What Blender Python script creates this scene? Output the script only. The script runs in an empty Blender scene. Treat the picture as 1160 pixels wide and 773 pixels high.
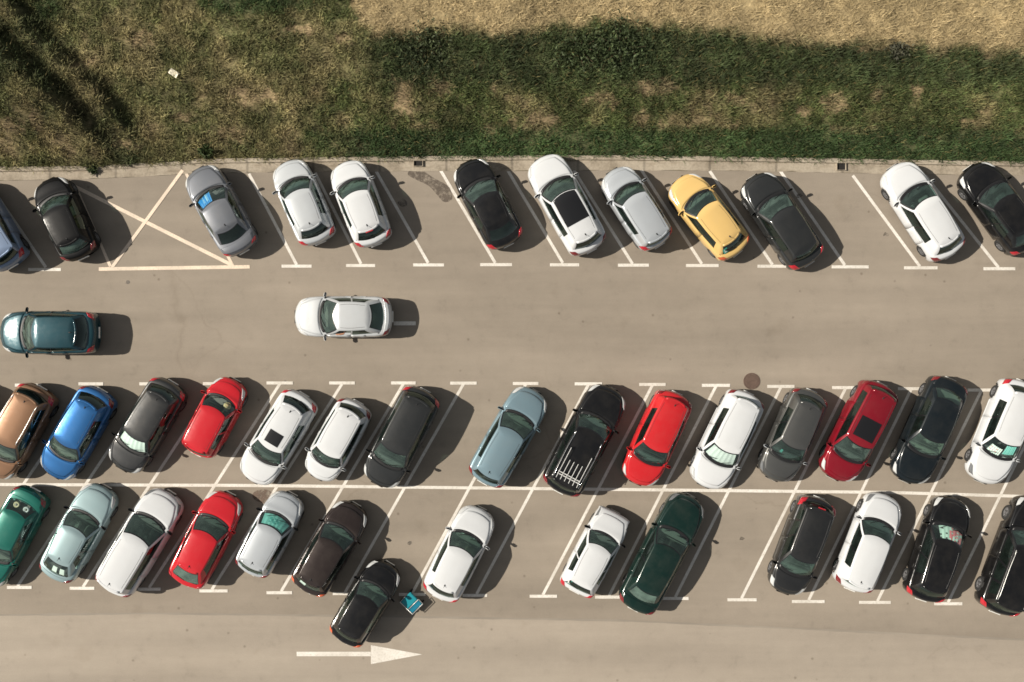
import bpy, math, random
import numpy as np
from mathutils import Vector
from mathutils.bvhtree import BVHTree

rng = np.random.default_rng(7)
random.seed(7)
PI = math.pi
scene = bpy.context.scene
COL = scene.collection
CAM_H = 42.0
M = 0.04                      # metres per photo pixel on the ground


def px(x, y, z=0.0):
    k = M * (CAM_H - z) / CAM_H
    return ((x - 580.0) * k, (386.5 - y) * k)


# ------------------------------------------------------------------ materials
def new_mat(name):
    m = bpy.data.materials.new(name)
    m.use_nodes = True
    nt = m.node_tree
    return m, nt, nt.nodes['Principled BSDF']


def simple(name, col, rough=0.5, metal=0.0, coat=0.0, spec=0.5, emit=None):
    m, nt, b = new_mat(name)
    b.inputs['Base Color'].default_value = (*col, 1)
    b.inputs['Roughness'].default_value = rough
    b.inputs['Metallic'].default_value = metal
    b.inputs['Specular IOR Level'].default_value = spec
    if coat:
        b.inputs['Coat Weight'].default_value = coat
        b.inputs['Coat Roughness'].default_value = 0.03
    return m


def N(nt, typ, **kw):
    n = nt.nodes.new(typ)
    for k, v in kw.items():
        setattr(n, k, v)
    return n


def noise(nt, scale, detail=4, rough=0.6, coord='Object', stretch=None, loc=None):
    tc = N(nt, 'ShaderNodeTexCoord')
    mp = N(nt, 'ShaderNodeMapping')
    nt.links.new(tc.outputs[coord], mp.inputs[0])
    if stretch:
        mp.inputs['Scale'].default_value = stretch
    if loc:
        mp.inputs['Location'].default_value = loc
    n = N(nt, 'ShaderNodeTexNoise')
    n.inputs['Scale'].default_value = scale
    n.inputs['Detail'].default_value = detail
    n.inputs['Roughness'].default_value = rough
    nt.links.new(mp.outputs[0], n.inputs['Vector'])
    return n.outputs['Fac']


def ramp(nt, fac, stops):
    r = N(nt, 'ShaderNodeValToRGB')
    el = r.color_ramp.elements
    while len(el) < len(stops):
        el.new(0.5)
    for e, (p, c) in zip(el, stops):
        e.position = p
        e.color = (*c, 1) if len(c) == 3 else c
    nt.links.new(fac, r.inputs[0])
    return r.outputs[0]


def mix(nt, fac, a, b, mode='MIX'):
    n = N(nt, 'ShaderNodeMix', data_type='RGBA', blend_type=mode)
    for idx, v in ((0, fac), (6, a), (7, b)):
        if isinstance(v, (int, float)):
            n.inputs[idx].default_value = v
        elif isinstance(v, tuple):
            n.inputs[idx].default_value = (*v, 1)
        else:
            nt.links.new(v, n.inputs[idx])
    return n.outputs[2]


def bump(nt, b, fac, strength=0.3, dist=0.02):
    n = N(nt, 'ShaderNodeBump')
    n.inputs['Strength'].default_value = strength
    n.inputs['Distance'].default_value = dist
    nt.links.new(fac, n.inputs['Height'])
    nt.links.new(n.outputs[0], b.inputs['Normal'])


_paints = {}


def paint(col, metal=0.0, rough=0.35, dust=0.10, coat=0.8):
    key = (col, metal, rough, dust, coat)
    if key in _paints:
        return _paints[key]
    m, nt, b = new_mat('car_paint_%d' % len(_paints))
    b.inputs['Metallic'].default_value = metal
    b.inputs['Roughness'].default_value = rough
    b.inputs['Coat Weight'].default_value = coat
    b.inputs['Coat IOR'].default_value = 1.6
    b.inputs['Specular IOR Level'].default_value = 0.15
    b.inputs['Coat Roughness'].default_value = 0.06
    f1 = noise(nt, 1.6, 5, 0.65)
    d = ramp(nt, f1, [(0.40, (0, 0, 0)), (0.75, (dust * 1.6,) * 3)])
    c = mix(nt, d, col, (0.33, 0.29, 0.24))
    nt.links.new(c, b.inputs['Base Color'])
    f2 = noise(nt, 7, 4, 0.6)
    r = ramp(nt, f2, [(0.3, (0.09,) * 3), (0.75, (0.22,) * 3)])
    nt.links.new(r, b.inputs['Coat Roughness'])
    f3 = noise(nt, 0.9, 2, 0.5)
    bump(nt, b, f3, 0.25, 0.03)
    _paints[key] = m
    return m


def glass(name, tint, rough=0.02, dirt=0.12):
    m = bpy.data.materials.new(name)
    m.use_nodes = True
    nt = m.node_tree
    nt.nodes.clear()
    out = N(nt, 'ShaderNodeOutputMaterial')
    tr = N(nt, 'ShaderNodeBsdfTransparent')
    tr.inputs[0].default_value = (*tint, 1)
    gl = N(nt, 'ShaderNodeBsdfGlossy')
    gl.inputs['Color'].default_value = (0.82, 1.0, 0.95, 1)
    gl.inputs['Roughness'].default_value = rough
    lw = N(nt, 'ShaderNodeLayerWeight')
    lw.inputs['Blend'].default_value = .5
    pw = N(nt, 'ShaderNodeMath', operation='POWER')
    nt.links.new(lw.outputs['Facing'], pw.inputs[0])
    pw.inputs[1].default_value = 4.5
    fr = N(nt, 'ShaderNodeMath', operation='MULTIPLY_ADD')
    nt.links.new(pw.outputs[0], fr.inputs[0])
    fr.inputs[1].default_value = .90
    fr.inputs[2].default_value = .08
    mx = N(nt, 'ShaderNodeMixShader')
    nt.links.new(fr.outputs[0], mx.inputs[0])
    nt.links.new(tr.outputs[0], mx.inputs[1])
    nt.links.new(gl.outputs[0], mx.inputs[2])
    df = N(nt, 'ShaderNodeBsdfDiffuse')
    df.inputs[0].default_value = (0.15, 0.22, 0.19, 1)
    mx2 = N(nt, 'ShaderNodeMixShader')
    f = noise(nt, 2.5, 4, 0.6)
    rr = ramp(nt, f, [(0.3, (dirt * 0.5,) * 3), (0.8, (dirt * 1.6,) * 3)])
    nt.links.new(rr, mx2.inputs[0])
    nt.links.new(mx.outputs[0], mx2.inputs[1])
    nt.links.new(df.outputs[0], mx2.inputs[2])
    nt.links.new(mx2.outputs[0], out.inputs[0])
    return m


MAT = {}
MAT['windscreen'] = glass('windscreen_glass', (0.58, 0.76, 0.70), .02, .10)
MAT['clear_glass'] = glass('clear_windscreen_glass', (0.86, 0.94, 0.91), .02, .06)
MAT['windscreen_light'] = glass('lighter_windscreen_glass', (0.72, 0.86, 0.80), .02, .17)
MAT['dusty_sheen'] = glass('dusty_sheen_glass', (0.5, 0.68, 0.62), 0.05, 0.5)  # heavy diffuse film; also paints the whitish reflection on the small black hatchback
MAT['side_glass'] = glass('side_glass', (0.12, 0.16, 0.15), 0.02, 0.04)
MAT['dark_glass'] = glass('dark_glass', (0.08, 0.11, 0.10), 0.02, 0.05)
MAT['black'] = simple('black_trim', (0.012, 0.012, 0.013), 0.45)
MAT['gloss_black'] = simple('gloss_black', (0.008, 0.008, 0.009), 0.28, coat=0.5)
MAT['plastic'] = simple('grey_plastic', (0.035, 0.035, 0.036), 0.6)
MAT['interior'] = simple('cabin_plastic', (0.085, 0.088, 0.086), 0.6)
MAT['interior_light'] = simple('cabin_plastic_light', (0.16, 0.155, 0.14), 0.75)
MAT['seat'] = simple('seat_cloth', (0.05, 0.052, 0.055), 0.9)
MAT['seat_grey'] = simple('seat_cloth_grey', (0.14, 0.14, 0.135), 0.9)
MAT['tyre'] = simple('tyre_rubber', (0.018, 0.018, 0.018), 0.85)
MAT['rim'] = simple('alloy_rim', (0.17, 0.17, 0.175), 0.4, metal=0.5)
MAT['chrome'] = simple('chrome', (0.75, 0.75, 0.74), 0.15, metal=1.0)
MAT['alu'] = simple('rail_aluminium', (0.62, 0.62, 0.6), 0.35, metal=0.6)
MAT['headlight'] = simple('headlight_lens', (0.50, 0.51, 0.51), 0.08, coat=1.0)
MAT['headlight_dark'] = simple('dark_headlight_lens', (0.14, 0.145, 0.15), 0.08, coat=1.0)
MAT['taillight'] = simple('taillight_lens', (0.40, 0.012, 0.022), 0.12, coat=1.0)
MAT['taillight_dark'] = simple('dark_taillight_lens', (0.16, 0.012, 0.014), 0.12, coat=1.0)
MAT['taillight_orange'] = simple('orange_taillight_lens', (0.50, 0.09, 0.03), 0.12, coat=1.0)
MAT['plate'] = simple('plate_white', (0.75, 0.75, 0.72), 0.4)
MAT['white_plastic'] = simple('white_plastic', (0.55, 0.55, 0.54), 0.45)
MAT['sticker_green'] = simple('sticker_green', (0.05, 0.42, 0.33), 0.4)
MAT['letter_white'] = simple('letter_white', (0.8, 0.8, 0.78), 0.4)


# ------------------------------------------------------------------ mesh helpers
def link(o, parent=None):
    COL.objects.link(o)
    if parent is not None:
        o.parent = parent
    return o


def mesh_obj(name, v, f, mats, parent=None, mi=None, smooth=True, cast=None):
    me = bpy.data.meshes.new(name)
    me.from_pydata([tuple(p) for p in v], [], f)
    for m in (mats if isinstance(mats, (list, tuple)) else [mats]):
        me.materials.append(m)
    if mi is not None:
        me.polygons.foreach_set('material_index', mi)
    if smooth:
        me.polygons.foreach_set('use_smooth', [True] * len(me.polygons))
    me.update()
    return link(bpy.data.objects.new(name, me), parent)


class MB:
    """collects shapes into one mesh"""

    def __init__(self):
        self.v, self.f = [], []

    def add(self, v, f):
        o = len(self.v)
        self.v += [tuple(p) for p in v]
        self.f += [tuple(i + o for i in q) for q in f]

    def box(self, c, s, rz=0.0, bev=0.0, ry=0.0):
        hx, hy, hz = s[0] / 2, s[1] / 2, s[2] / 2
        b = min(bev, hx * .95, hy * .95, hz * .95)
        pts = []
        if b <= 0:
            lay = [(-hz, 0), (hz, 0)]
        else:
            lay = [(-hz, b), (-hz + b, 0), (hz - b, 0), (hz, b)]
        for z, ins in lay:
            x, y = hx - ins, hy - ins
            if b > 0:
                q = [(x - b, -y), (x, -y + b), (x, y - b), (x - b, y), (-x + b, y), (-x, y - b), (-x, -y + b), (-x + b, -y)]
            else:
                q = [(x, -y), (x, y), (-x, y), (-x, -y)]
            pts.append([(a, bb, z) for a, bb in q])
        n = len(pts[0])
        v = [p for r in pts for p in r]
        f = []
        for l in range(len(pts) - 1):
            for k in range(n):
                f.append((l * n + k, l * n + (k + 1) % n, (l + 1) * n + (k + 1) % n, (l + 1) * n + k))
        f.append(tuple(reversed(range(n))))
        f.append(tuple((len(pts) - 1) * n + k for k in range(n)))
        cr, sr = math.cos(rz), math.sin(rz)
        cy, sy = math.cos(ry), math.sin(ry)
        out = []
        for x, y, z in v:
            x, z = x * cy + z * sy, -x * sy + z * cy
            out.append((c[0] + x * cr - y * sr, c[1] + x * sr + y * cr, c[2] + z))
        self.add(out, f)
        return self

    def tube(self, pts, r, n=6, closed=False):
        pts = [Vector(p) for p in pts]
        rings = []
        for i, p in enumerate(pts):
            a = pts[max(i - 1, 0)] if not closed else pts[i - 1]
            b = pts[min(i + 1, len(pts) - 1)] if not closed else pts[(i + 1) % len(pts)]
            d = (b - a).normalized()
            u = d.cross(Vector((0, 0, 1)))
            if u.length < 1e-4:
                u = d.cross(Vector((1, 0, 0)))
            u.normalize()
            w = d.cross(u)
            rings.append([p + (u * math.cos(t) + w * math.sin(t)) * r for t in [2 * PI * k / n for k in range(n)]])
        v = [q for rr in rings for q in rr]
        f = []
        m = len(rings)
        for i in range(m if closed else m - 1):
            j = (i + 1) % m
            for k in range(n):
                f.append((i * n + k, i * n + (k + 1) % n, j * n + (k + 1) % n, j * n + k))
        if not closed:
            f.append(tuple(range(n)))
            f.append(tuple(reversed([(m - 1) * n + k for k in range(n)])))
        self.add(v, f)
        return self

    def lathe_y(self, prof, n=24, c=(0, 0, 0)):
        v = []
        for k in range(n):
            a = 2 * PI * k / n
            for r, y in prof:
                v.append((c[0] + r * math.cos(a), c[1] + y, c[2] + r * math.sin(a)))
        m = len(prof)
        f = []
        for k in range(n):
            kk = (k + 1) % n
            for i in range(m - 1):
                f.append((k * m + i, kk * m + i, kk * m + i + 1, k * m + i + 1))
        self.add(v, f)
        return self

    def obj(self, name, mat, parent=None, smooth=False):
        return mesh_obj(name, self.v, self.f, mat, parent, smooth=smooth)


def empty(name, loc=(0, 0, 0), rz=0.0, label=None, cat=None, group=None):
    o = bpy.data.objects.new(name, None)
    o.location = loc
    o.rotation_euler = (0, 0, rz)
    link(o)
    tag(o, label, cat, group)
    return o


def tag(o, label=None, cat=None, group=None, kind=None):
    if label:
        o['label'] = label
    if cat:
        o['category'] = cat
    if group:
        o['group'] = group
    if kind:
        o['kind'] = kind
    return o


def hermite(x, xs, ys):
    """monotone cubic interpolation"""
    xs = np.asarray(xs, float)
    ys = np.asarray(ys, float)
    h = np.diff(xs)
    d = np.diff(ys) / h
    m = np.zeros_like(ys)
    m[0], m[-1] = d[0], d[-1]
    for i in range(1, len(ys) - 1):
        m[i] = 0 if d[i - 1] * d[i] <= 0 else 2 * d[i - 1] * d[i] / (d[i - 1] + d[i])
    i = np.clip(np.searchsorted(xs, x) - 1, 0, len(h) - 1)
    t = np.clip((x - xs[i]) / h[i], 0, 1)
    return ((2 * t**3 - 3 * t**2 + 1) * ys[i] + (t**3 - 2 * t**2 + t) * h[i] * m[i]
            + (-2 * t**3 + 3 * t**2) * ys[i + 1] + (t**3 - t**2) * h[i] * m[i + 1])


# ------------------------------------------------------------------ wheels (shared meshes)
def wheel_meshes():
    t = MB()
    t.lathe_y([(0.62, -0.5), (0.8, -0.5), (0.95, -0.42), (1.0, -0.25), (1.0, 0.25), (0.95, 0.42), (0.8, 0.5), (0.62, 0.5)], 28)
    r = MB()
    r.lathe_y([(0.63, -0.45), (0.63, 0.42), (0.60, 0.44), (0.58, 0.2), (0.2, 0.15), (0.0, 0.2)], 28)
    for k in range(5):
        a = 2 * PI * k / 5
        pts = [(0.1 * math.cos(a), 0.32, 0.1 * math.sin(a)), (0.6 * math.cos(a), 0.36, 0.6 * math.sin(a))]
        r.tube(pts, 0.075, 5)
    to = t.obj('tyre_source', MAT['tyre'], smooth=True)
    ro = r.obj('rim_source', MAT['rim'], smooth=True)
    a, b = to.data, ro.data
    bpy.data.objects.remove(to)
    bpy.data.objects.remove(ro)
    a.name, b.name = 'tyre', 'rim'
    return a, b


TYRE, RIM = wheel_meshes()

STYLES = {
    # nose length to windscreen base, windscreen run, rear roof end from tail, rear glass base from tail, side window breaks
    'hatch': dict(wb=1.02, run=0.70, rr=0.62, rb=0.26, win=[(.02, .41), (.44, .76)], H=1.47, wheel=.31),
    'hatch3': dict(wb=1.05, run=0.72, rr=0.66, rb=0.27, win=[(.02, .50), (.53, .84)], H=1.44, wheel=.31),
    'coupe': dict(wb=1.10, run=0.80, rr=0.88, rb=0.32, win=[(.02, .42), (.45, .78)], H=1.42, wheel=.32),
    'sedan': dict(wb=1.18, run=0.74, rr=1.06, rb=0.50, win=[(.02, .43), (.46, .84)], H=1.43, wheel=.31),
    'old': dict(wb=1.10, run=0.60, rr=0.50, rb=0.20, win=[(.02, .43), (.46, .80)], H=1.40, wheel=.29),
    'mpv': dict(wb=0.92, run=0.80, rr=0.44, rb=0.19, win=[(.02, .38), (.41, .68), (.72, .92)], H=1.60, wheel=.32),
    'suv': dict(wb=1.16, run=0.66, rr=0.46, rb=0.20, win=[(.02, .38), (.41, .67), (.71, .90)], H=1.66, wheel=.36),
    'wagon': dict(wb=1.02, run=0.64, rr=0.36, rb=0.16, win=[(.02, .38), (.41, .67), (.71, .93)], H=1.50, wheel=.31),
}
car_roofs = {}


def build_car(key, s):
    st = dict(STYLES[s['style']])
    st.update(s.get('st', {}))
    fx, fy = px(*s['F'], 0.55)
    rx, ry = px(*s['R'], 0.55)
    L = math.hypot(fx - rx, fy - ry)
    rz = math.atan2(fy - ry, fx - rx)
    cx, cy = (fx + rx) / 2, (fy + ry) / 2
    W = s.get('W', 1.76) * 1.05
    H = s.get('H', st['H'])
    root = empty(s.get('name', 'parked_car'), (cx, cy, 0), rz, s['label'], 'car', s.get('group', 'cars standing in the car park'))
    body_m = s['paint']
    F, R = L / 2, -L / 2
    w = W / 2
    sedan = s['style'] in ('sedan',)
    tall = s['style'] in ('suv',)
    dz = 0.10 if tall else (0.05 if s['style'] == 'mpv' else 0.0)
    old = s['style'] == 'old'
    # station table (x, width factor, sill z, shoulder z, crown z)
    xwb = F - st['wb'] * (L / 4.3)
    run = st['run'] * (L / 4.3) ** 0.5
    xrf = xwb - run
    xrb = R + st['rb']
    xrr = R + st['rr']
    nose = 0.56 if not old else 0.75
    hoodz = 0.90 + dz
    cowl = 0.97 + dz
    tail_w = 0.70 if not old else 0.8
    if sedan:
        tz = [(R, tail_w, .40, .70, .72), (R + .03, .82, .30, .86, .90), (R + .12, .90, .24, .93, .985), (R + .35, .95, .21, .955, 1.02), (R + .7, .99, .20, .96, 1.02)]
    else:
        tz = [(R, tail_w, .40, .66 + dz, .68 + dz), (R + .03, .82, .30, .80 + dz, .84 + dz), (R + .10, .91, .24, .93 + dz, .96 + dz), (R + .3, .96, .21, .975 + dz, 1.0 + dz), (R + .7, .995, .20, .975 + dz, 1.0 + dz)]
    fz = [(xwb + .02, 1.0, .20, .93 + dz, cowl), (F - .65, .972, .20, .86 + dz, hoodz), (F - .32, .918, .20, .79 + dz, .83 + dz),
          (F - .14, .845 if not old else .88, .22, .72 + dz, .755 + dz), (F - .05, nose + .15, .27, .65 + dz, .685 + dz), (F, nose, .36, .54 + dz, .57 + dz)]
    tab = tz + [(0.0 - .1, 1.0, .19, .955 + dz, .985 + dz)] + fz
    tab = np.array(sorted(tab))
    # keep strictly increasing x
    keep = [0]
    for i in range(1, len(tab)):
        if tab[i, 0] > tab[keep[-1], 0] + 0.02:
            keep.append(i)
    tab = tab[keep]

    def prm(x):
        return [hermite(x, tab[:, 0], tab[:, i]) for i in range(1, 5)]

    bowF, bowR = s.get('bowF', .33), s.get('bowR', .26)
    if old:
        bowF, bowR = .08, .06
    qk = np.linspace(0, 1, 13)

    def S(x, q, side=1):
        wf, z0, zs, zc = prm(x)
        ww = w * wf
        ys = np.array([0, .85, .95, .985, 1.0, .985, .955, .92, .86, .70, .5, .25, 0]) * ww
        zz = np.array([z0, z0, z0 + .04, z0 + .16, z0 + (zs - z0) * .5, zs - (zs - z0) * .26, zs - .085, zs - .025, zs,
                       zs + (zc - zs) * .45, zs + (zc - zs) * .75, zs + (zc - zs) * .95, zc])
        y = float(np.interp(q, qk, ys))
        z = float(np.interp(q, qk, zz))
        # gently smoothed corner between samples
        g = max(0.0, min(1.0, (x - (F - 1.3)) / 1.3)) ** 1.5
        gr = max(0.0, min(1.0, ((R + 1.1) - x) / 1.1)) ** 1.5
        xx = x - bowF * g * (y / w) ** 2 + bowR * gr * (y / w) ** 2
        return np.array((xx, side * y, z))

    def nrm(x, q, side):
        e = 0.02
        a = S(min(x + e, F), q, side) - S(max(x - e, R), q, side)
        b = S(x, min(q + .02, 1), side) - S(x, max(q - .02, 0), side)
        n = np.cross(a, b) * (-1 if side > 0 else 1)
        ln = np.linalg.norm(n)
        n = n / ln if ln > 1e-9 else np.array((0, 0, 1.0))
        return n

    def top_patch(name, mat, fn, nu, nv, off, parent=root, v0=-1.0, v1=1.0, skirt=.015):
        """fn(u,v)->(x,q,side)"""
        V, Fc = [], []
        for i in range(nu + 1):
            for j in range(nv + 1):
                x, q, sd = fn(i / nu, v0 + (v1 - v0) * j / nv)
                p = S(x, q, sd)
                n = nrm(x, q, sd)
                edge = i in (0, nu) or j in (0, nv)
                V.append(p + n * off)
        idx = lambda i, j: i * (nv + 1) + j
        for i in range(nu):
            for j in range(nv):
                Fc.append((idx(i, j), idx(i, j + 1), idx(i + 1, j + 1), idx(i + 1, j)))
        # orientation
        a, b, c = (np.array(V[k]) for k in Fc[len(Fc) // 2][:3])
        x, q, sd = fn(.5, (v0 + v1) / 2)
        if np.dot(np.cross(b - a, c - a), nrm(x, q, sd)) < 0:
            Fc = [tuple(reversed(t)) for t in Fc]
        # skirt
        ring = [(0, j) for j in range(nv + 1)] + [(i, nv) for i in range(1, nu + 1)] + [(nu, j) for j in range(nv - 1, -1, -1)] + [(i, 0) for i in range(nu - 1, 0, -1)]
        o = len(V)
        for i, j in ring:
            x, q, sd = fn(i / nu, v0 + (v1 - v0) * j / nv)
            V.append(S(x, q, sd) - nrm(x, q, sd) * skirt)
        m = len(ring)
        for k in range(m):
            a, b = idx(*ring[k]), idx(*ring[(k + 1) % m])
            Fc.append((a, b, o + (k + 1) % m, o + k))
        return mesh_obj(name, V, Fc, mat, parent)

    # ---------------- lower body
    xs = np.unique(np.round(np.concatenate([
        np.linspace(R, R + .2, 7), np.linspace(R + .2, F - .4, 44), np.linspace(F - .4, F - .12, 8), np.linspace(F - .12, F, 7)]), 4))
    qs = np.array([0, 1, 1.6, 2, 2.5, 3, 3.5, 4, 4.5, 5, 5.5, 6, 6.4, 6.8, 7.2, 7.6, 8, 8.5, 9, 10, 11, 12]) / 12
    nj = len(qs)
    ring_n = 2 * nj - 2
    axf, axr = F - .195 * L, R + .175 * L
    wr = st['wheel']
    V = []
    G = np.zeros((len(xs), nj, 3))
    for i, x in enumerate(xs):
        for j, q in enumerate(qs):
            G[i, j] = S(x, q, 1)
    # smooth the section a little along q
    G2 = G.copy()
    G2[:, 1:-1] = .25 * G[:, :-2] + .5 * G[:, 1:-1] + .25 * G[:, 2:]
    G = G2
    for i in range(len(xs)):
        Vr = [G[i, j] for j in range(nj)] + [G[i, j] * np.array((1, -1, 1)) for j in range(nj - 2, 0, -1)]
        V += [p.copy() for p in Vr]
    V = np.array(V)
    arch = np.zeros(len(V), bool)
    for ax in (axf, axr):
        d = np.hypot(V[:, 0] - ax, V[:, 2] - wr)
        sel = (d < wr + .035) & (np.abs(V[:, 1]) > .5 * w) & (V[:, 2] < .80 + dz)
        arch |= sel
    V[arch, 1] = np.sign(V[arch, 1]) * (np.abs(V[arch, 1]) - .16)
    # greenhouse base ring limits
    yF, yM, yR = .84 * w, .90 * w, (.79 if not old else .86) * w
    if sedan:
        yR = .76 * w
    bW = .24 if not old else .11
    bR = .17 if not old else .06

    def inside(p):
        x, y = p[0], abs(p[1])
        if y > .79 * w:
            return False
        if x > xwb - bW * (y / yF) ** 2 - .03:
            return False
        if x < xrb + bR * (y / yR) ** 2 + .03:
            return False
        return True
    Fc, mi = [], []
    two = s.get('lower')          # darker lower trim
    for i in range(len(xs) - 1):
        for k in range(ring_n):
            a, b = i * ring_n + k, i * ring_n + (k + 1) % ring_n
            c, d = b + ring_n, a + ring_n
            jj = k if k < nj else ring_n - k
            ps = V[[a, b, c, d]]
            if jj >= 14 and all(inside(p) for p in ps):
                continue
            Fc.append((a, d, c, b))
            z = ps[:, 2].mean()
            if arch[[a, b, c, d]].any() or z < .30 or (s.get('clad') and z < .42):
                mi.append(1)
            elif jj >= 14 and all(xrb + bR * (p[1] / yR) ** 2 < p[0] < xwb - bW * (p[1] / yF) ** 2 + .03 and abs(p[1]) < .83 * w for p in ps):
                mi.append(1)
            else:
                mi.append(0)
    n0 = (len(xs) - 1) * ring_n
    Fc.append(tuple(range(ring_n)))
    mi.append(0)
    Fc.append(tuple(reversed([n0 + k for k in range(ring_n)])))
    mi.append(0)
    mesh_obj('body', V, Fc, [body_m, MAT['black']], root, mi)
    body_bvh = BVHTree.FromPolygons([tuple(p) for p in V], Fc)

    def deck(x, y):
        h = body_bvh.ray_cast(Vector((x, y, 5)), Vector((0, 0, -1)))
        return h[0].z if h[0] is not None else None

    # ---------------- greenhouse
    rwF, rwM, rwR = s.get('roofw', (.615, .655, .575))
    if s['style'] in ('mpv', 'suv', 'wagon'):
        rwF, rwM, rwR = s.get('roofw', (.64, .69, .64))
    rwF, rwM, rwR = rwF * w, rwM * w, rwR * w
    bW2, bR2 = .13, (.11 if not old else .04)
    drop = s.get('drop', .05)
    yf = np.array([-1, -.965, -.8, -.6, -.4, -.2, 0, .2, .4, .6, .8, .965, 1])
    pil = .91 if s['style'] in ('hatch', 'hatch3', 'coupe') else (.93 if not sedan else .92)
    yr = np.array([1, pil, pil - .035, .6, .4, .2, 0, -.2, -.4, -.6, -pil + .035, -pil, -1])
    brk = [0.0]
    kinds = []
    for a, b in st['win']:
        if a > brk[-1] + 1e-6:
            brk.append(a)
            kinds.append('P')
        n = max(2, int((b - a) / .09))
        for t in range(n):
            brk.append(a + (b - a) * (t + 1) / n)
            kinds.append('W')
    brk.append(.97)
    kinds.append('C')
    brk.append(1.0)
    kinds.append('C')
    brk = np.array(brk)
    nwin = len(st['win'])

    def ring_pts(roof):
        if roof:
            xf0, xb0, bf, br, a, bm, c = xrf, xrr, bW2, bR2, rwF, rwM, rwR
        else:
            xf0, xb0, bf, br, a, bm, c = xwb, xrb, bW, bR, yF, yM, yR
        pts, ks = [], []
        for t in yf:
            pts.append((xf0 - bf * t * t, t * a))
        xs0 = xf0 - bf - (.09 if not roof else .10)
        xe = xb0 + br + (.05 if not roof else .05)
        side = []
        for t in brk:
            yy = float(hermite(t, [0, .35, .7, 1], [a + .035, bm, bm * .6 + (c + .03) * .4 if not sedan else bm * .55 + (c + .03) * .45, c + .03]))
            side.append((xs0 + (xe - xs0) * t, yy))
        pts += side
        for t in yr:
            pts.append((xb0 + br * t * t, t * c))
        pts += [(x, -y) for x, y in reversed(side)]
        return np.array(pts)
    base, roofr = ring_pts(False), ring_pts(True)
    nk = len(base)
    nf, ns = len(yf), len(brk)
    seg = []
    seg += ['F0'] + ['F'] * (nf - 3) + ['F0'] + ['A']
    seg += kinds + ['D']
    seg += ['RC', 'R0'] + ['R'] * (len(yr) - 5) + ['R0', 'RC'] + ['D']
    seg += list(reversed(kinds)) + ['A']
    assert len(seg) == nk, (len(seg), nk)
    lv = np.array([0, .05, .11, .3, .5, .7, .87, .92, 1.0])
    xm, hl = (xrf + xrr) / 2, (xrf - xrr) / 2
    edge_d = .055

    def zedge(x):
        t = (x - xm) / hl
        return H - edge_d - (drop if t < 0 else .035) * t * t
    gv = []
    for l, f in enumerate(lv):
        for k in range(nk):
            bx, by = base[k]
            tx, ty = roofr[k]
            zb = deck(bx, by)
            zb = (zb if zb is not None else .93 + dz) - .03
            p = np.array((bx, by, zb)) * (1 - f) + np.array((tx, ty, zedge(tx))) * f
            bl = math.sin(PI * f)
            sg = seg[k]
            if sg[0] == 'F':
                p += np.array((.030, 0, .030)) * bl * (1 - .5 * (by / yF) ** 2)
            elif sg[0] == 'R':
                p += np.array((-.030, 0, .025)) * bl
            else:
                p[1] += np.sign(by) * .035 * bl
            gv.append(p)
    ring_top = (len(lv) - 1) * nk
    sx0, sx1 = xrr + .38 * hl * 2 * .5, xrf - .38 * hl * 2 * .5
    ts = [.965, .91, .82, .66, .45, .22]
    for t in ts:
        for k in range(nk):
            p = gv[ring_top + k]
            c = np.array((min(max(p[0], sx0), sx1), 0, 0))
            q = c + (p - c) * t
            uu = (q[0] - xm) / hl
            zc_ = H - (drop if uu < 0 else .04) * uu * uu * .9 - .022 * (q[1] / rwM) ** 2
            q[2] = p[2] + (zc_ - p[2]) * (1 - t ** 3.2)
            gv.append(q)
    gv = np.array(gv)
    nl = len(lv) + len(ts)
    rf, rmi = [], []
    groups = {}

    def put(gname, face, m):
        groups.setdefault(gname, ([], []))
        groups[gname][0].append(face)
        groups[gname][1].append(m)
    # window number along the ring
    wid = {}
    for sd in (0, 1):
        start = nf if sd == 0 else nf + ns + len(yr)
        seq = kinds if sd == 0 else list(reversed(kinds))
        c, prev = -1, ''
        for t, kd in enumerate(seq):
            if kd == 'W' and (prev != 'W'):
                c += 1
            # windows split where a P comes between
            wid[start + t] = (sd, c if sd == 0 else nwin - 1 - c)
            prev = kd
    darkB = not s.get('painted_b')
    fullblack = s.get('black_pillars')
    for l in range(nl - 1):
        for k in range(nk):
            kk = (k + 1) % nk
            face = (l * nk + k, l * nk + kk, (l + 1) * nk + kk, (l + 1) * nk + k)
            sg = seg[k]
            m = 0
            if l < len(lv) - 1:
                f0, f1 = lv[l], lv[l + 1]
                band = f0 >= .049 and f1 <= .921
                core = f0 >= .109 and f1 <= .871
                if sg in ('F', 'F0'):
                    if band:
                        put('windscreen', face, 0 if (core and sg == 'F') else 1)
                        continue
                    m = 1 if f0 < .05 else 0
                elif sg in ('R', 'R0'):
                    if band:
                        put('rear_window', face, 0 if (core and sg == 'R') else 1)
                        continue
                elif sg == 'W':
                    if core:
                        put(('side_window',) + wid[k], face, 0)
                        continue
                    m = 1 if f0 < .11 else 0
                elif sg == 'P' and core:
                    m = 1 if darkB else 0
                if fullblack and core and sg in ('C', 'D', 'A', 'P', 'RC'):
                    m = 1
            else:
                if s.get('blackroof'):
                    m = 1
            rf.append(face)
            rmi.append(m)
    last = (nl - 1) * nk
    nr_ = len(yr)
    pairs = [(nf // 2, nf // 2)] + [(nf // 2 + i, nf // 2 - i) for i in range(1, nf // 2 + 1)]
    pairs += [(nf + i, nf + ns + nr_ + ns - 1 - i) for i in range(ns)]
    pairs += [(nf + ns + j, nf + ns + nr_ - 1 - j) for j in range(nr_ // 2 + 1)]
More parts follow.
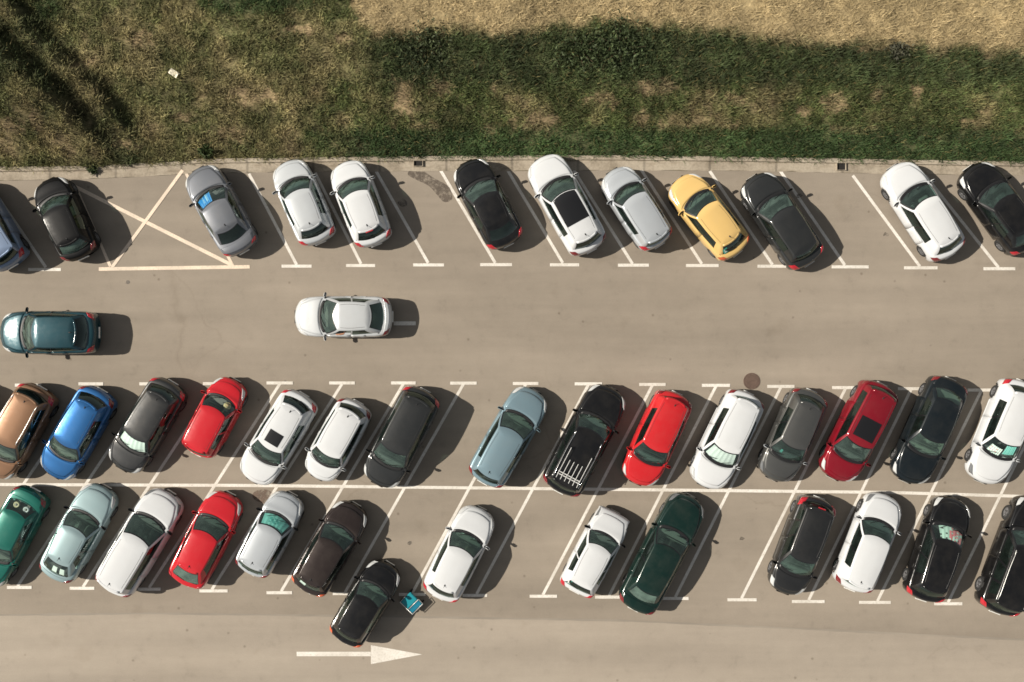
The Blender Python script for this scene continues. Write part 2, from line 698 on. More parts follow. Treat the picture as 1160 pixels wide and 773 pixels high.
    for (a, b), (c_, d_) in zip(pairs[:-1], pairs[1:]):
        q4 = [last + b, last + a, last + c_, last + d_]
        fc = []
        for t in q4:
            if t not in fc:
                fc.append(t)
        rf.append(tuple(fc))
        rmi.append(1 if s.get('blackroof') else 0)
    roof = mesh_obj('roof', gv, rf, [body_m, MAT['gloss_black']], root, rmi)
    allf = list(rf)
    for g in groups.values():
        allf += g[0]
    bvh = BVHTree.FromPolygons([tuple(p) for p in gv], allf)

    def top(x, y):
        h = bvh.ray_cast(Vector((x, y, 5)), Vector((0, 0, -1)))
        z1 = h[0].z if h[0] is not None else -1
        z2 = deck(x, y)
        return max(z1, z2 if z2 is not None else -1)

    def sub(faces):
        ids = sorted({i for f in faces for i in f})
        mp = {a: b for b, a in enumerate(ids)}
        return gv[ids], [tuple(mp[i] for i in f) for f in faces]
    for gname, (faces, mm) in groups.items():
        if gname == 'windscreen':
            nm, mat = 'windscreen', s.get('wglass', MAT['windscreen'])
        elif gname == 'rear_window':
            nm, mat = 'rear_window', s.get('rglass', MAT['dark_glass'])
        else:
            nm = 'side_window'
            if s.get('open_window') and gname[1] == 0 and gname[2] == 0:
                continue
            mat = s.get('sglass', MAT['side_glass'] if gname[2] == 0 else MAT['dark_glass'])
        v, f = sub(faces)
        mesh_obj(nm, v, f, [mat, MAT['gloss_black']], root, mm)
    # ---------------- panels
    xb1 = F - .20
    top_patch('bonnet', body_m, lambda u, v: ((xwb + .060 - .19 * v * v) * (1 - u) + (xb1 - .04 * v * v) * u, 1 - (.35 - .12 * u * u) * abs(v), 1 if v >= 0 else -1), 12, 12, .008)
    top_patch('cowl_panel', MAT['black'], lambda u, v: ((xwb - .08 - .20 * v * v) * (1 - u) + (xwb + .055 - .19 * v * v) * u, 1 - (.285) * abs(v), 1 if v >= 0 else -1), 3, 12, .003)
    if sedan:
        top_patch('boot_lid', body_m, lambda u, v: ((R + .10) * (1 - u) + (xrb - .03) * u, 1 - .34 * abs(v), 1 if v >= 0 else -1), 8, 12, .007)
    x_s0 = xwb - bW - .09
    x_se = xrb + bR + .05
    for sd in (1, -1):
        # doors below the windows
        nd = 1 if s['style'] == 'hatch3' else 2
        cuts = [st['win'][0][0], st['win'][0][1] + .015, min(st['win'][1][1] + .02, .86)]
        for di in range(nd):
            xa = x_s0 + (x_se - x_s0) * cuts[di] - .008
            xb = x_s0 + (x_se - x_s0) * cuts[di + 1] + .008
            if di == 1:
                xb = max(xb, axr + wr + .08)
            if di == 0:
                xa = min(xa + .1, axf - wr - .08)
            d = top_patch('door', body_m, lambda u, v, xa=xa, xb=xb, sd=sd: (xa * (1 - u) + xb * u, .24 + (.62 - .24) * v, sd), 5, 7, .006, v0=0.0, v1=1.0)
            hx = xb + .16
            p = S(hx, .48, sd)
            h = MB()
            h.box((p[0], p[1] + sd * .008, p[2]), (.17, .026, .024), bev=.008)
            h.obj('handle', s.get('handle', body_m), d)
        # mirrors
        mx = x_s0 + .10
        zmir = 1.0 + dz
        mb = MB()
        mb.box((mx, sd * (w + .045), zmir - .06), (.12, .23, .13), rz=sd * .18, bev=.045)
        mo = mb.obj('wing_mirror', s.get('mirror', body_m), root, smooth=True)
        ml = MB()
        ml.box((mx, sd * (w - .07), zmir - .06), (.07, .12, .05), bev=.01)
        ml.obj('mirror_arm', MAT['black'], mo)
        # lights
        hl_m = s.get('hl', MAT['headlight'])
        hq = s.get('hq', (.50, .665))
        hlx = s.get('hlx', .50)
        hqf = s.get('hqf', .74 if not old else .62)
        top_patch('headlight', hl_m, lambda u, v, sd=sd: ((F - hlx + .10 * (v - .3)) * (1 - u) + (F - .07) * u, (hq[0] + .04 + (hq[1] - hq[0] - .03) * v) * (1 - u) + ((.50 if not old else .46) + (hqf - .50) * v) * u, sd), 9, 8, .012, v0=0., v1=1.)
        tl_m = s.get('tl', MAT['taillight'])
        tlx = s.get('tlx', .30)
        top_patch('taillight', tl_m, lambda u, v, sd=sd: ((R + .03) * (1 - u) + (R + tlx + .02 - .10 * v) * u, .46 + (.30 - .05 * u) * v, sd), 7, 8, .012, v0=0., v1=1.)
        # wheels
        for ax in (axf, axr):
            wh = bpy.data.objects.new('wheel', None)
            link(wh, root)
            wh.location = (ax, sd * (w - .165), wr)
            wh.rotation_euler = (0, 0, 0 if sd > 0 else PI)
            wh.scale = (wr, .21, wr)
            link(bpy.data.objects.new('tyre', TYRE), wh)
            link(bpy.data.objects.new('rim', RIM), wh)
    # bumper details
    p = S(F, .45, 1)
    g = MB()
    g.box((F - .014, 0, .50 + dz), (.05, .60, .12), bev=.02)
    g.obj('grille', s.get('grille', MAT['black']), root)
    g = MB()
    g.box((F + .008, 0, .38), (.02, .46, .10), bev=.004)
    g.obj('number_plate', MAT['plate'], root)
    g = MB()
    g.box((R - .008, 0, .60 + (dz if not sedan else 0)), (.03, .50, .11), bev=.004)
    g.obj('number_plate', MAT['plate'], root)
    top_patch('rear_bumper', s.get('bump', body_m), lambda u, v: (R + .0 + .16 * u, .20 + .20 * (1 - 0) * u * 0 + .22 * abs(v) * 0 + .20 * ((v + 1) / 2), 1), 3, 4, .02) if False else None
    # spoiler / rear lip
    if s.get('spoiler', s['style'] in ('hatch', 'hatch3', 'mpv', 'suv', 'wagon')):
        vv, ff = [], []
        ysx = np.linspace(-.9, .9, 9) * rwR
        for y in ysx:
            t = y / rwR
            x0 = xrr + bR2 * t * t
            zz = zedge(x0) + .012
            vv += [(x0 + .08, y, zz + .006), (x0 - .055, y, zz - .004), (x0 - .05, y, zz - .03), (x0 + .06, y, zz - .035)]
        for i in range(len(ysx) - 1):
            for j in range(4):
                a, b = i * 4 + j, i * 4 + (j + 1) % 4
                ff.append((a, b, b + 4, a + 4))
        ff += [(3, 2, 1, 0), tuple(len(vv) - 4 + j for j in range(4))]
        sp = mesh_obj('spoiler', vv, ff, MAT['gloss_black'] if s.get('blackspoiler') else body_m, root)
        if s.get('brake'):
            b = MB()
            b.box((xrr - .06, 0, zedge(xrr) + .018), (.05, .34 if s['brake'] == 1 else .28, .03), bev=.01)
            b.obj('brake_light', MAT['taillight'], root)
    # wipers
    for yy, ln in ((.12, .52), (-.42, .46)):
        pts = []
        for t in np.linspace(0, 1, 6):
            y = yy + ln * (t - .35)
            x = xwb - .03 - bW * (y / yF) ** 2 - .16 * t
            pts.append((x, y, top(x, y) + .02))
        MB().tube(pts, .012, 4).obj('wiper', MAT['black'], root)
    # rear wiper
    if not sedan and s['style'] != 'coupe':
        pts = [(xrb + .05, 0, 0), (xrb + .09, .2, 0), (xrb + .12, .38, 0)]
        pts = [(x, y, top(x, y) + .015) for x, y, _ in pts]
        MB().tube(pts, .011, 4).obj('wiper', MAT['black'], root)
    # antenna
    if s.get('antenna', True):
        ax_ = xrr + .22
        z = top(ax_, 0)
        a = MB()
        a.box((ax_, 0, z + .008), (.09, .05, .03), bev=.012)
        a.tube([(ax_, 0, z + .015), (ax_ - .10, 0, z + .08)], .008, 5)
        a.obj('antenna', MAT['black'], root)
    # roof seams
    if s.get('seams', True):
        for sd in (1, -1):
            pts = []
            for t in np.linspace(.10, .92, 9):
                x = xrf - .1 + (xrr + .12 - xrf + .1) * t
                y = sd * float(hermite(t, [0, .4, 1], [rwF, rwM, rwR])) * .87
                pts.append((x, y, top(x, y) + .001))
            MB().tube(pts, .006, 4).obj('roof_seam', MAT['black'], root)
    if s.get('rails'):
        for sd in (1, -1):
            pts = []
            for t in np.linspace(.08, .95, 11):
                x = xrf - .06 + (xrr + .06 - xrf + .06) * t
                y = sd * float(hermite(t, [0, .4, 1], [rwF, rwM, rwR])) * .95
                z = top(x, y) + (.055 if .1 < t < .93 else .0)
                pts.append((x, y, z))
            MB().tube(pts, .018, 6).obj('roof_rail', s['rails'], root, smooth=True)
    if s.get('sunroof'):
        u0, u1, hw, sm = s['sunroof']
        vv, ff = [], []
        nx, ny = 10, 10
        for i in range(nx + 1):
            for j in range(ny + 1):
                x = (xrf - (xrf - xrr) * u0) * (1 - i / nx) + (xrf - (xrf - xrr) * u1) * i / nx
                y = (-hw + 2 * hw * j / ny) * w
                if u0 < 0:
                    x -= bW2 * (y / rwF) ** 2 * (1 - i / nx)
                vv.append((x, y, top(x, y) + .012))
        for i in range(nx):
            for j in range(ny):
                a = i * (ny + 1) + j
                ff.append((a, a + ny + 1, a + ny + 2, a + 1))
        mesh_obj('sunroof', vv, ff, sm or MAT['gloss_black'], root)
    if s.get('rack'):
        # slatted rack: cross bars carrying lengthways slats
        rk = bpy.data.objects.new('roof_rack', None)
        link(rk, root)
        zr = H + .10
        Lr = xrf - xrr
        xback = xrr + .30
        for xx in (xback + .10, xback + .20):
            MB().box((xx, 0, zr), (.045, 1.06, .04), bev=.01).obj('cross_bar', MAT['white_plastic'], rk)
        for sd in (1, -1):
            MB().box((xback + .15, sd * .50, zr - .07), (.14, .05, .14), bev=.01).obj('rack_foot', MAT['black'], rk)
            MB().box((xback + 1.3, sd * .50, zr - .04), (.14, .05, .12), bev=.01).obj('rack_foot', MAT['black'], rk)
        for k in range(6):
            y = -.50 + .20 * k
            ln = 1.45 if k in (0, 5) else .95
            MB().box((xback - .10 + ln / 2, y, zr + .03), (ln, .030, .03), bev=.008).obj('rack_slat', MAT['white_plastic'], rk)
    # ---------------- interior
    it = MB()
    zf = .34
    xi0, xi1 = xwb - .12, xrb + .12
    it.box(((xi0 + xi1) / 2, 0, zf), (xi0 - xi1, W * .80, .06))
    for sd in (1, -1):
        it.box(((xi0 + xi1) / 2 - .1, sd * W * .41, .62), (xi0 - xi1 - .3, .05, .56))
    it.box((xwb - .22, 0, .78 + dz), (.36, W * .78, .22), bev=.06)
    it.box((xwb - .42, 0, .72 + dz), (.14, W * .76, .24), bev=.05)
    it.box((xi1 + (.30 if not sedan else .22), 0, .86 + dz * .8), (.60 if not sedan else .44, W * .74, .04), bev=.015)
    it.obj('dashboard', s.get('dash', MAT['interior']), root)
    seat_m = s.get('seatm', MAT['seat'])
    xseat = x_s0 - .62
    for sd in (1, -1):
        q = MB()
        q.box((xseat + .08, sd * .37, .55), (.52, .48, .16), bev=.06)
        q.box((xseat - .26, sd * .37, .86), (.15, .46, .56), bev=.06, ry=-.22)
        q.box((xseat - .36, sd * .37, min(1.20, H - .18)), (.10, .26, .16), bev=.04, ry=-.15)
        q.obj('seat', seat_m, root)
    q = MB()
    xrs = max(xseat - .98, xrb + .55)
    q.box((xrs + .1, 0, .54), (.46, W * .70, .16), bev=.06)
    q.box((xrs - .2, 0, .84), (.15, W * .70, .5), bev=.06, ry=-.25)
    q.obj('rear_seat', seat_m, root)
    sw = MB()
    c = Vector((xwb - .62, .37, .90 + dz * .6))
    pts = []
    for k in range(16):
        a = 2 * PI * k / 16
        pts.append(c + Vector((-.07 * math.sin(a), .18 * math.cos(a), .165 * math.sin(a))))
    sw.tube(pts, .018, 5, closed=True)
    sw.tube([pts[0], c, pts[8]], .02, 4)
    sw.obj('steering_wheel', MAT['black'], root)
    info = dict(root=root, xwb=xwb, xrf=xrf, xrr=xrr, xrb=xrb, top=top, w=w, yF=yF, bW=bW, rwF=rwF, rwR=rwR, yR=yR, F=F, R=R, H=H,
                xseat=xseat, W=W, bW2=bW2, rz=rz, loc=(cx, cy), zedge=zedge, L=L, x_s0=x_s0, x_se=x_se, groups=groups, gv=gv)
    car_roofs[key] = info
    # learner style sticker on the rear glass
    if s.get('sticker'):
        yy = s['sticker'] * yR * .66
        xx0 = xrb + (xrr - xrb) * .42 + .05
        sz = .26
        vv = []
        for a, b in ((-.5, -.5), (.5, -.5), (.5, .5), (-.5, .5)):
            x, y = xx0 + a * sz * .8, yy + b * sz * .8
            vv.append((x, y, top(x, y) + .012))
        stk = mesh_obj('sticker', vv, [(0, 1, 2, 3)], MAT['sticker_green'], root, smooth=False)
        # the letter L in white: a stem and a foot
        def lp(a, b):
            x, y = xx0 + a * sz * .8, yy + b * sz * .8
            return (x, y, top(x, y) + .018)
        vv = [lp(-.32, .22), lp(.32, .22), lp(.32, .06), lp(-.32, .06), lp(-.32, .06), lp(-.16, .06), lp(-.16, -.24), lp(-.32, -.24)]
        mesh_obj('letter', vv, [(0, 1, 2, 3), (4, 5, 6, 7)], MAT['letter_white'], stk, smooth=False)
    return info


# ------------------------------------------------------------------ cars
WHITE = paint((.565, .58, .595), 0, .35, .05)
WHITE2 = paint((.47, .49, .505), .1, .35, .07)
SILVER = paint((.46, .49, .52), .35, .36, .05)
PALE = paint((.52, .545, .565), .25, .34, .05)
GREY = paint((.15, .16, .18), .35, .42, .06)
DGREY = paint((.030, .032, .033), .5, .42, .02)
DGREY2 = paint((.085, .087, .085), .4, .45, .08)
MGREY = paint((.045, .046, .047), .85, .46, .04)
MGREY2 = paint((.125, .126, .122), .8, .48, .05)
BLACK = paint((.005, .005, .0055), 0, .3, .02)
BLACK2 = paint((.004, .004, .0045), 0, .5, .005, .25)
NAVY = paint((.006, .010, .013), .2, .4, .02)
RED = paint((.47, .012, .020), 0, .35, .02)
RED2 = paint((.46, .014, .018), 0, .35, .03)
CRIM = paint((.20, .005, .014), .25, .4, .02)
YELLOW = paint((.60, .405, .15), 0, .35, .04)
BLUE = paint((.020, .115, .31), .5, .40, .02)
TEALD = paint((.006, .040, .054), .35, .42, .02)
TEALG = paint((.005, .11, .085), .25, .42, .02)
PBLUE = paint((.27, .37, .39), .35, .42, .05)
LBLUE = paint((.18, .265, .31), .35, .42, .05)
GREEN = paint((.004, .020, .016), .2, .3, .03)
COPPER = paint((.215, .118, .066), .35, .42, .03)
BROWN = paint((.026, .018, .016), .35, .42, .03)
STEEL = paint((.17, .23, .34), .3, .42, .05)

MIRB = MAT['black']
CARS = {
    1: dict(F=(-36, 207), R=(13, 304), style='mpv', paint=STEEL, W=1.80, roofw=(.72, .82, .82), st=dict(rr=.36, rb=.16), tl=MAT['taillight'], label='steel blue people carrier cut off by the left edge, nose to the grass', lower=1),
    2: dict(F=(58, 202), R=(92, 294), style='hatch', paint=BLACK2, W=1.74, H=1.50, rglass=MAT['dusty_sheen'], tl=MAT['taillight_dark'], label='small black hatchback with whitish reflection painted on its rear window beside the peach cross-hatched bay'),  # pale diffuse rear glass stands in for a reflection
    3: dict(wglass=MAT['clear_glass'], F=(226, 190), R=(275, 287), style='sedan', paint=GREY, W=1.76, label='grey saloon with a bright blue sunshade behind its windscreen', seams=False, tlx=.2),
    4: dict(F=(328, 182), R=(360, 277), style='hatch', paint=PALE, W=1.74, label='pale silver hatchback nose to the kerb, left of a white hatchback', tlx=.3),
    5: dict(F=(393, 183), R=(424, 279), style='hatch', paint=WHITE, W=1.74, brake=1, label='white hatchback nose to the kerb with red brake light on its roof edge', tl=MAT['taillight']),
    6: dict(F=(531, 182), R=(573, 280), style='coupe', paint=BLACK, W=1.78, label='shiny black hatchback nose to the kerb just right of the wet stain', antenna=False, tlx=.34),
    7: dict(F=(616, 177), R=(666, 287), style='hatch', paint=WHITE, W=1.84, H=1.56, sunroof=(-.02, .62, .56, None), label='white crossover with a long black glass roof panel', antenna=True, tl=MAT['taillight_dark'], st=dict(rr=.52, run=.74, wb=1.12)),
    8: dict(F=(695, 192), R=(745, 280), style='wagon', paint=SILVER, W=1.70, H=1.50, label='bluish silver small hatchback between the glass-roofed white crossover and the yellow car', tlx=.34, st=dict(rr=.28, win=[(.02, .40), (.43, .72)])),
    9: dict(F=(769, 202), R=(834, 289), style='hatch3', paint=YELLOW, W=1.74, sticker=1, label='yellow three-door hatchback with green L sticker in rear window', tl=MAT['taillight_orange'], handle=YELLOW),
    10: dict(F=(854, 199), R=(914, 301), style='coupe', paint=DGREY, W=1.80, H=1.44, label='dark grey fastback with red rear lamps right of the yellow car', seams=False, antenna=False, tlx=.36, st=dict(rr=.62)),
    11: dict(F=(1014, 187), R=(1073, 292), style='hatch', paint=WHITE, W=1.80, label='white hatchback nose to the kerb beside a black car at the right edge', tl=MAT['taillight_dark'], st=dict(wb=1.12, run=.74)),
    12: dict(F=(1100, 188), R=(1162, 284), style='coupe', paint=BLACK, W=1.78, label='glossy black car cut off by the right edge in the row along the kerb', antenna=False, tlx=.3, rglass=MAT['windscreen']),
    13: dict(wglass=MAT['windscreen_light'], name='moving_car', F=(2, 377), R=(114, 377), style='suv', paint=TEALD, W=1.84, H=1.52, label='dark teal sport utility car driving along the aisle at the left edge', tl=MAT['taillight'], dash=MAT['interior_light'], seams=False, st=dict(wb=1.12, rr=.72, rb=.30)),
    14: dict(tl=MAT['taillight_dark'], wglass=MAT['windscreen_light'], name='moving_car', F=(334, 359), R=(445, 359), style='sedan', paint=WHITE2, W=1.76, open_window=True, label='silver white saloon driving along the empty aisle with driver window open', rglass=MAT['windscreen'], dash=MAT['interior_light'], antenna=False, painted_b=True, st=dict(rb=.30, rr=.90, win=[(.02, .43), (.47, .88)])),
    15: dict(wglass=MAT['windscreen_light'], F=(-3, 541), R=(45, 437), style='mpv', paint=COPPER, W=1.80, H=1.60, rails=MAT['alu'], label='copper brown people carrier with silver roof rails at the left edge', dash=MAT['interior_light']),
    16: dict(wglass=MAT['windscreen_light'], F=(64, 542), R=(113, 440), style='hatch', paint=BLUE, W=1.76, label='bright blue hatchback between copper brown and black cars', tl=MAT['taillight_dark'], dash=MAT['interior_light']),
    17: dict(wglass=MAT['clear_glass'], F=(141, 534), R=(193, 431), style='hatch', paint=MGREY, W=1.78, H=1.5, label='dark car with grey bonnet and white windscreen sunshade left of red hatchback', hq=(.52, .70)),
    18: dict(wglass=MAT['clear_glass'], F=(263, 429), R=(226, 516), style='wagon', paint=RED, W=1.66, H=1.48, label='small red hatchback in upper middle row, nose toward the aisle', st=dict(wb=.95, rr=.34, rb=.10, win=[(.02, .42), (.47, .86)]), painted_b=True, antenna=False, tl=MAT['taillight']),
    19: dict(wglass=MAT['windscreen_light'], F=(288, 547), R=(342, 445), style='hatch', paint=WHITE, W=1.78, sunroof=(.10, .38, .36, None), label='white hatchback with a dark rectangular sunroof', tl=MAT['taillight'], st=dict(wb=1.08)),
    20: dict(wglass=MAT['windscreen_light'], F=(361, 543), R=(404, 454), style='mpv', paint=WHITE, W=1.68, H=1.60, label='small boxy white car left of the dark grey people carrier', tl=MAT['taillight_dark'], st=dict(wb=.86, run=.6)),
    21: dict(wglass=MAT['windscreen_light'], F=(431, 551), R=(478, 440), style='mpv', paint=DGREY, W=1.82, H=1.58, label='long charcoal people carrier with an empty bay on its right', hq=(.5, .68)),
    22: dict(F=(602, 440), R=(551, 549), style='coupe', paint=LBLUE, W=1.80, H=1.46, label='light blue car nose to the aisle, left of the car with roof rack', tl=MAT['taillight_dark'], st=dict(rr=.46, rb=.18)),
    23: dict(F=(688, 437), R=(637, 559), style='suv', paint=BLACK, W=1.90, H=1.72, rails=MAT['chrome'], rack=True, label='large black off-roader with a white slatted roof rack', tl=MAT['taillight_dark'], antenna=False, bump=MAT['chrome'], seams=False),
    24: dict(F=(722, 549), R=(764, 444), style='hatch', paint=RED2, W=1.76, label='bright red hatchback with black-edged roof right of the roof-racked off-roader', st=dict(wb=1.05, rr=.34), tl=MAT['taillight_dark']),
    25: dict(tl=MAT['taillight_dark'], wglass=MAT['clear_glass'], F=(801, 553), R=(843, 443), style='hatch', paint=WHITE, W=1.80, label='white hatchback with pleated silver sunshade in windscreen', st=dict(wb=1.10, rr=.40), antenna=False, mirror=WHITE),
    26: dict(tl=MAT['taillight_dark'], F=(878, 545), R=(915, 441), style='hatch', paint=MGREY2, W=1.74, label='dark grey hatchback left of the dark red car with sunroof', hl=MAT['headlight_dark'], mirror=SILVER),
    27: dict(F=(947, 544), R=(994, 433), style='mpv', paint=CRIM, W=1.80, H=1.58, sunroof=(.10, .48, .50, None), label='dark red people carrier with a large black sunroof', tl=MAT['taillight_dark'], hq=(.5, .68)),
    28: dict(tl=MAT['taillight_dark'], F=(1028, 547), R=(1073, 428), style='sedan', paint=NAVY, W=1.80, label='blue-black saloon left of the white hatchback with sheets in its windscreen', rglass=MAT['windscreen'], seams=False, antenna=False),
    29: dict(wglass=MAT['clear_glass'], F=(1113, 547), R=(1155, 431), style='hatch', paint=WHITE, W=1.80, label='white hatchback at right edge with pale sheets behind its windscreen', st=dict(wb=1.10), tl=MAT['taillight'], tlx=.36, hl=MAT['headlight_dark'], mirror=WHITE),
    30: dict(wglass=MAT['windscreen_light'], F=(-14, 663), R=(38, 553), style='sedan', paint=TEALG, W=1.70, H=1.42, label='teal green saloon at left edge with two round speakers on its rear shelf', rglass=MAT['clear_glass'], dash=MAT['interior_light'], seams=False, antenna=False, tl=MAT['taillight_dark']),
    31: dict(F=(118, 551), R=(64, 655), style='sedan', paint=PBLUE, W=1.74, label='pale blue saloon with two white papers in its rear window', rglass=MAT['clear_glass'], sglass=MAT['windscreen'], mirror=MIRB, st=dict(rr=.98, rb=.30), tl=MAT['taillight_dark']),
    32: dict(F=(189, 556), R=(131, 671), style='mpv', paint=WHITE, W=1.86, H=1.66, label='big white people carrier between the pale blue saloon and red hatchback', tl=MAT['taillight_dark'], hl=MAT['headlight_dark'], st=dict(wb=1.0, run=.9), mirror=MIRB),
    33: dict(F=(257, 558), R=(213, 663), style='hatch3', paint=RED, W=1.76, label='red hatchback in the lower row between white people carrier and silver estate', rglass=MAT['dusty_sheen'], st=dict(rr=.88, rb=.24), tl=MAT['taillight'], seams=False),
    34: dict(wglass=MAT['clear_glass'], F=(329, 559), R=(285, 650), style='wagon', paint=SILVER, W=1.70, H=1.46, label='silver estate car with turquoise sunshade behind its windscreen', rglass=MAT['windscreen'], tl=MAT['taillight_dark'], mirror=MIRB, st=dict(rr=.52, rb=.18)),
    35: dict(F=(400, 570), R=(350, 671), style='hatch', paint=BROWN, W=1.78, H=1.5, label='brownish black hatchback with white parcel visible behind its rear window', tl=MAT['taillight_orange'], rglass=MAT['clear_glass'], seams=False),
    36: dict(F=(438, 637), R=(392, 728), style='hatch', paint=BLACK, W=1.72, H=1.48, label='black hatchback sticking out into the aisle above the white arrow', tl=MAT['taillight_orange'], antenna=False, seams=False),
    37: dict(F=(543, 575), R=(499, 678), style='hatch', paint=WHITE, W=1.78, label='white hatchback in lower row standing alone between empty bays', tl=MAT['taillight'], st=dict(wb=1.12, run=.74), seams=False),
    38: dict(F=(697, 580), R=(651, 670), style='old', paint=WHITE, W=1.66, sticker=1, label='old boxy white hatchback with green L sticker on its rear window', rglass=MAT['side_glass'], painted_b=True, antenna=False, hl=MAT['headlight_dark'], mirror=MIRB),
    39: dict(F=(781, 561), R=(719, 691), style='sedan', paint=GREEN, W=1.82, label='long dark green saloon right of the old white hatchback', rglass=MAT['dusty_sheen'], seams=False, antenna=False, tl=MAT['taillight_dark'], hl=MAT['headlight_dark'], st=dict(wb=1.22, rb=.55, rr=1.1)),
    40: dict(F=(887, 672), R=(926, 563), style='mpv', paint=MGREY, W=1.74, H=1.56, brake=1, label='dark grey people carrier with tall red corner lamps, nose to the aisle', tlx=.5, antenna=False, hq=(.5, .72), mirror=MIRB),
    41: dict(F=(1000, 559), R=(966, 669), style='hatch', paint=WHITE, W=1.80, label='white hatchback in the lower row left of the floral sunshade car', st=dict(wb=1.10, run=.74, rr=.36), hl=MAT['headlight_dark'], tl=MAT['taillight_dark'], seams=False),
    42: dict(wglass=MAT['clear_glass'], F=(1078, 563), R=(1045, 680), style='hatch', paint=BLACK, W=1.80, H=1.50, label='black hatchback with a pink floral sunshade in its windscreen', st=dict(wb=1.06), antenna=False),
    43: dict(F=(1170, 563), R=(1128, 694), style='suv', paint=BLACK, W=1.88, H=1.70, rails=MAT['alu'], label='black sport utility car with silver roof rails at lower right edge', rglass=MAT['side_glass'], tl=MAT['taillight'], seams=False, antenna=False),
    44: dict(F=(-73, 541), R=(-27, 437), style='hatch', paint=DGREY, W=1.76, label='dark hatchback mostly beyond the left edge, its shadow beside the copper brown car'),
}
LEAN = {1: 4, 2: 4.5, 3: 2.5, 4: 4.5, 5: 3.5, 6: 4, 7: 4.5, 8: 3, 9: 2, 10: 3, 11: 3, 12: 3, 15: 4.5, 16: 4.5, 17: 4.5, 18: 4.5, 19: 3.5, 20: 3.5,
        21: 4.5, 22: 5, 23: 5, 24: 3, 25: 5, 26: 4.5, 27: 4.5, 28: 3, 29: 2, 30: 3, 31: 1.5, 32: 4, 33: 4, 34: 2.5, 35: 4, 36: 4.5, 37: 3.5, 38: 1, 39: 2,
        40: 1, 41: 4.5, 42: 2.5, 43: 3, 44: 4}
CLEAR = [MAT['windscreen'], MAT['windscreen_light'], glass('tinted_windscreen_glass', (0.46, 0.62, 0.58), .02, .12), glass('greenish_windscreen_glass', (0.62, 0.82, 0.72), .03, .20)]
DASHES = [MAT['interior'], MAT['interior'], MAT['interior_light'], simple('cabin_plastic_dark', (.025, .026, .027), .6)]
SEATS = [MAT['seat'], MAT['seat_grey'], simple('seat_cloth_beige', (.20, .165, .12), .9), MAT['seat']]
lr = random.Random(21)
for k, sp in CARS.items():
    if k in LEAN:
        (ax, ay), (bx, by) = sp['F'], sp['R']
        mx_, my_ = (ax + bx) / 2, (ay + by) / 2
        # row one leans to the left going up, the others to the right
        a = math.radians(LEAN[k]) * (1 if k > 12 else -1)
        rot = lambda x, y: (mx_ + (x - mx_) * math.cos(a) - (y - my_) * math.sin(a), my_ + (x - mx_) * math.sin(a) + (y - my_) * math.cos(a))
        sp['F'], sp['R'] = rot(ax, ay), rot(bx, by)
    w0, d0, s0 = lr.choice(CLEAR), lr.choice(DASHES), lr.choice(SEATS)
    sp.setdefault('wglass', w0)
    sp.setdefault('dash', d0)
    sp.setdefault('seatm', s0)
    build_car(k, sp)


# ------------------------------------------------------------------ things lying inside the cars
def drape(key, name, mat, region, label, cat, zigzag=0.0, n=8, m=12, where='front', mats=None, mfn=None, drop=.035):
    """thin sheet lying just behind the front or rear glass; region = (u0,u1,v0,v1): u base->roof, v left..right"""
    c = car_roofs[key]
    u0, u1, v0, v1 = region
    vv, ff, mi = [], [], []
    for i in range(n + 1):
        for j in range(m + 1):
            u = u0 + (u1 - u0) * i / n
            v = v0 + (v1 - v0) * j / m
            if where == 'front':
                y = v * (c['yF'] * (1 - u) + c['rwF'] * u)
                x = (c['xwb'] - c['bW'] * v * v) * (1 - u) + (c['xrf'] - c['bW2'] * v * v) * u
            else:
                y = v * (c['yR'] * (1 - u) + c['rwR'] * u)
                x = c['xrb'] * (1 - u) + c['xrr'] * u + .08 * v * v
            zz = (-zigzag if j % 2 else 0.0)
            vv.append((x, y, c['top'](x, y) - drop + zz))
    for i in range(n):
        for j in range(m):
            a = i * (m + 1) + j
            ff.append((a, a + 1, a + m + 2, a + m + 1))
            mi.append(mfn(i, j) if mfn else 0)
    # thickness
    o = len(vv)
    vv += [(x, y, z - .006) for x, y, z in vv]
    nf0 = len(ff)
    for f, q in zip(list(ff), list(mi)):
        ff.append(tuple(reversed([i + o for i in f])))
        mi.append(q)
    cr, sr = math.cos(c['rz']), math.sin(c['rz'])
    ox, oy = c['loc']
    ux = sum(v[0] for v in vv) / len(vv)
    uy = sum(v[1] for v in vv) / len(vv)
    uz = sum(v[2] for v in vv) / len(vv)
    ob = mesh_obj(name, [(x - ux, y - uy, z - uz) for x, y, z in vv], ff, mats or mat, None, mi, smooth=False)
    ob.location = (ox + ux * cr - uy * sr, oy + ux * sr + uy * cr, uz)
    ob.rotation_euler = (0, 0, c['rz'])
    return tag(ob, label, cat)


foil = simple('sunshade_foil', (.80, .82, .80), .4, metal=.15)
white_shade = simple('sunshade_white', (.82, .86, .83), .5)
blue_shade = simple('sunshade_blue', (.02, .24, .62), .45)
lblue = simple('sunshade_pale_blue', (.25, .5, .75), .45)
turq = simple('sunshade_turquoise', (.20, .55, .50), .5)
turq2 = simple('sunshade_deep_turquoise', (.07, .33, .30), .5)
pink = simple('sunshade_pink', (.75, .22, .24), .6)
pale_mint = simple('sunshade_mint', (.55, .72, .64), .6)
drape(3, 'sunshade', None, (.15, .82, -.02, .85), 'bright blue folded sunshade behind the grey saloon windscreen', 'sunshade', .02, mats=[blue_shade, lblue], mfn=lambda i, j: 1 if (j in (3, 4, 7) and i < 6) else 0)
drape(17, 'sunshade', None, (.14, .84, -.84, .84), 'white sunshade filling the windscreen of the dark grey-bonneted car', 'sunshade', .015, mats=[white_shade])
drape(25, 'sunshade', None, (.14, .84, -.86, .86), 'pleated silver sunshade in a white hatchback windscreen', 'sunshade', .014, mats=[foil])
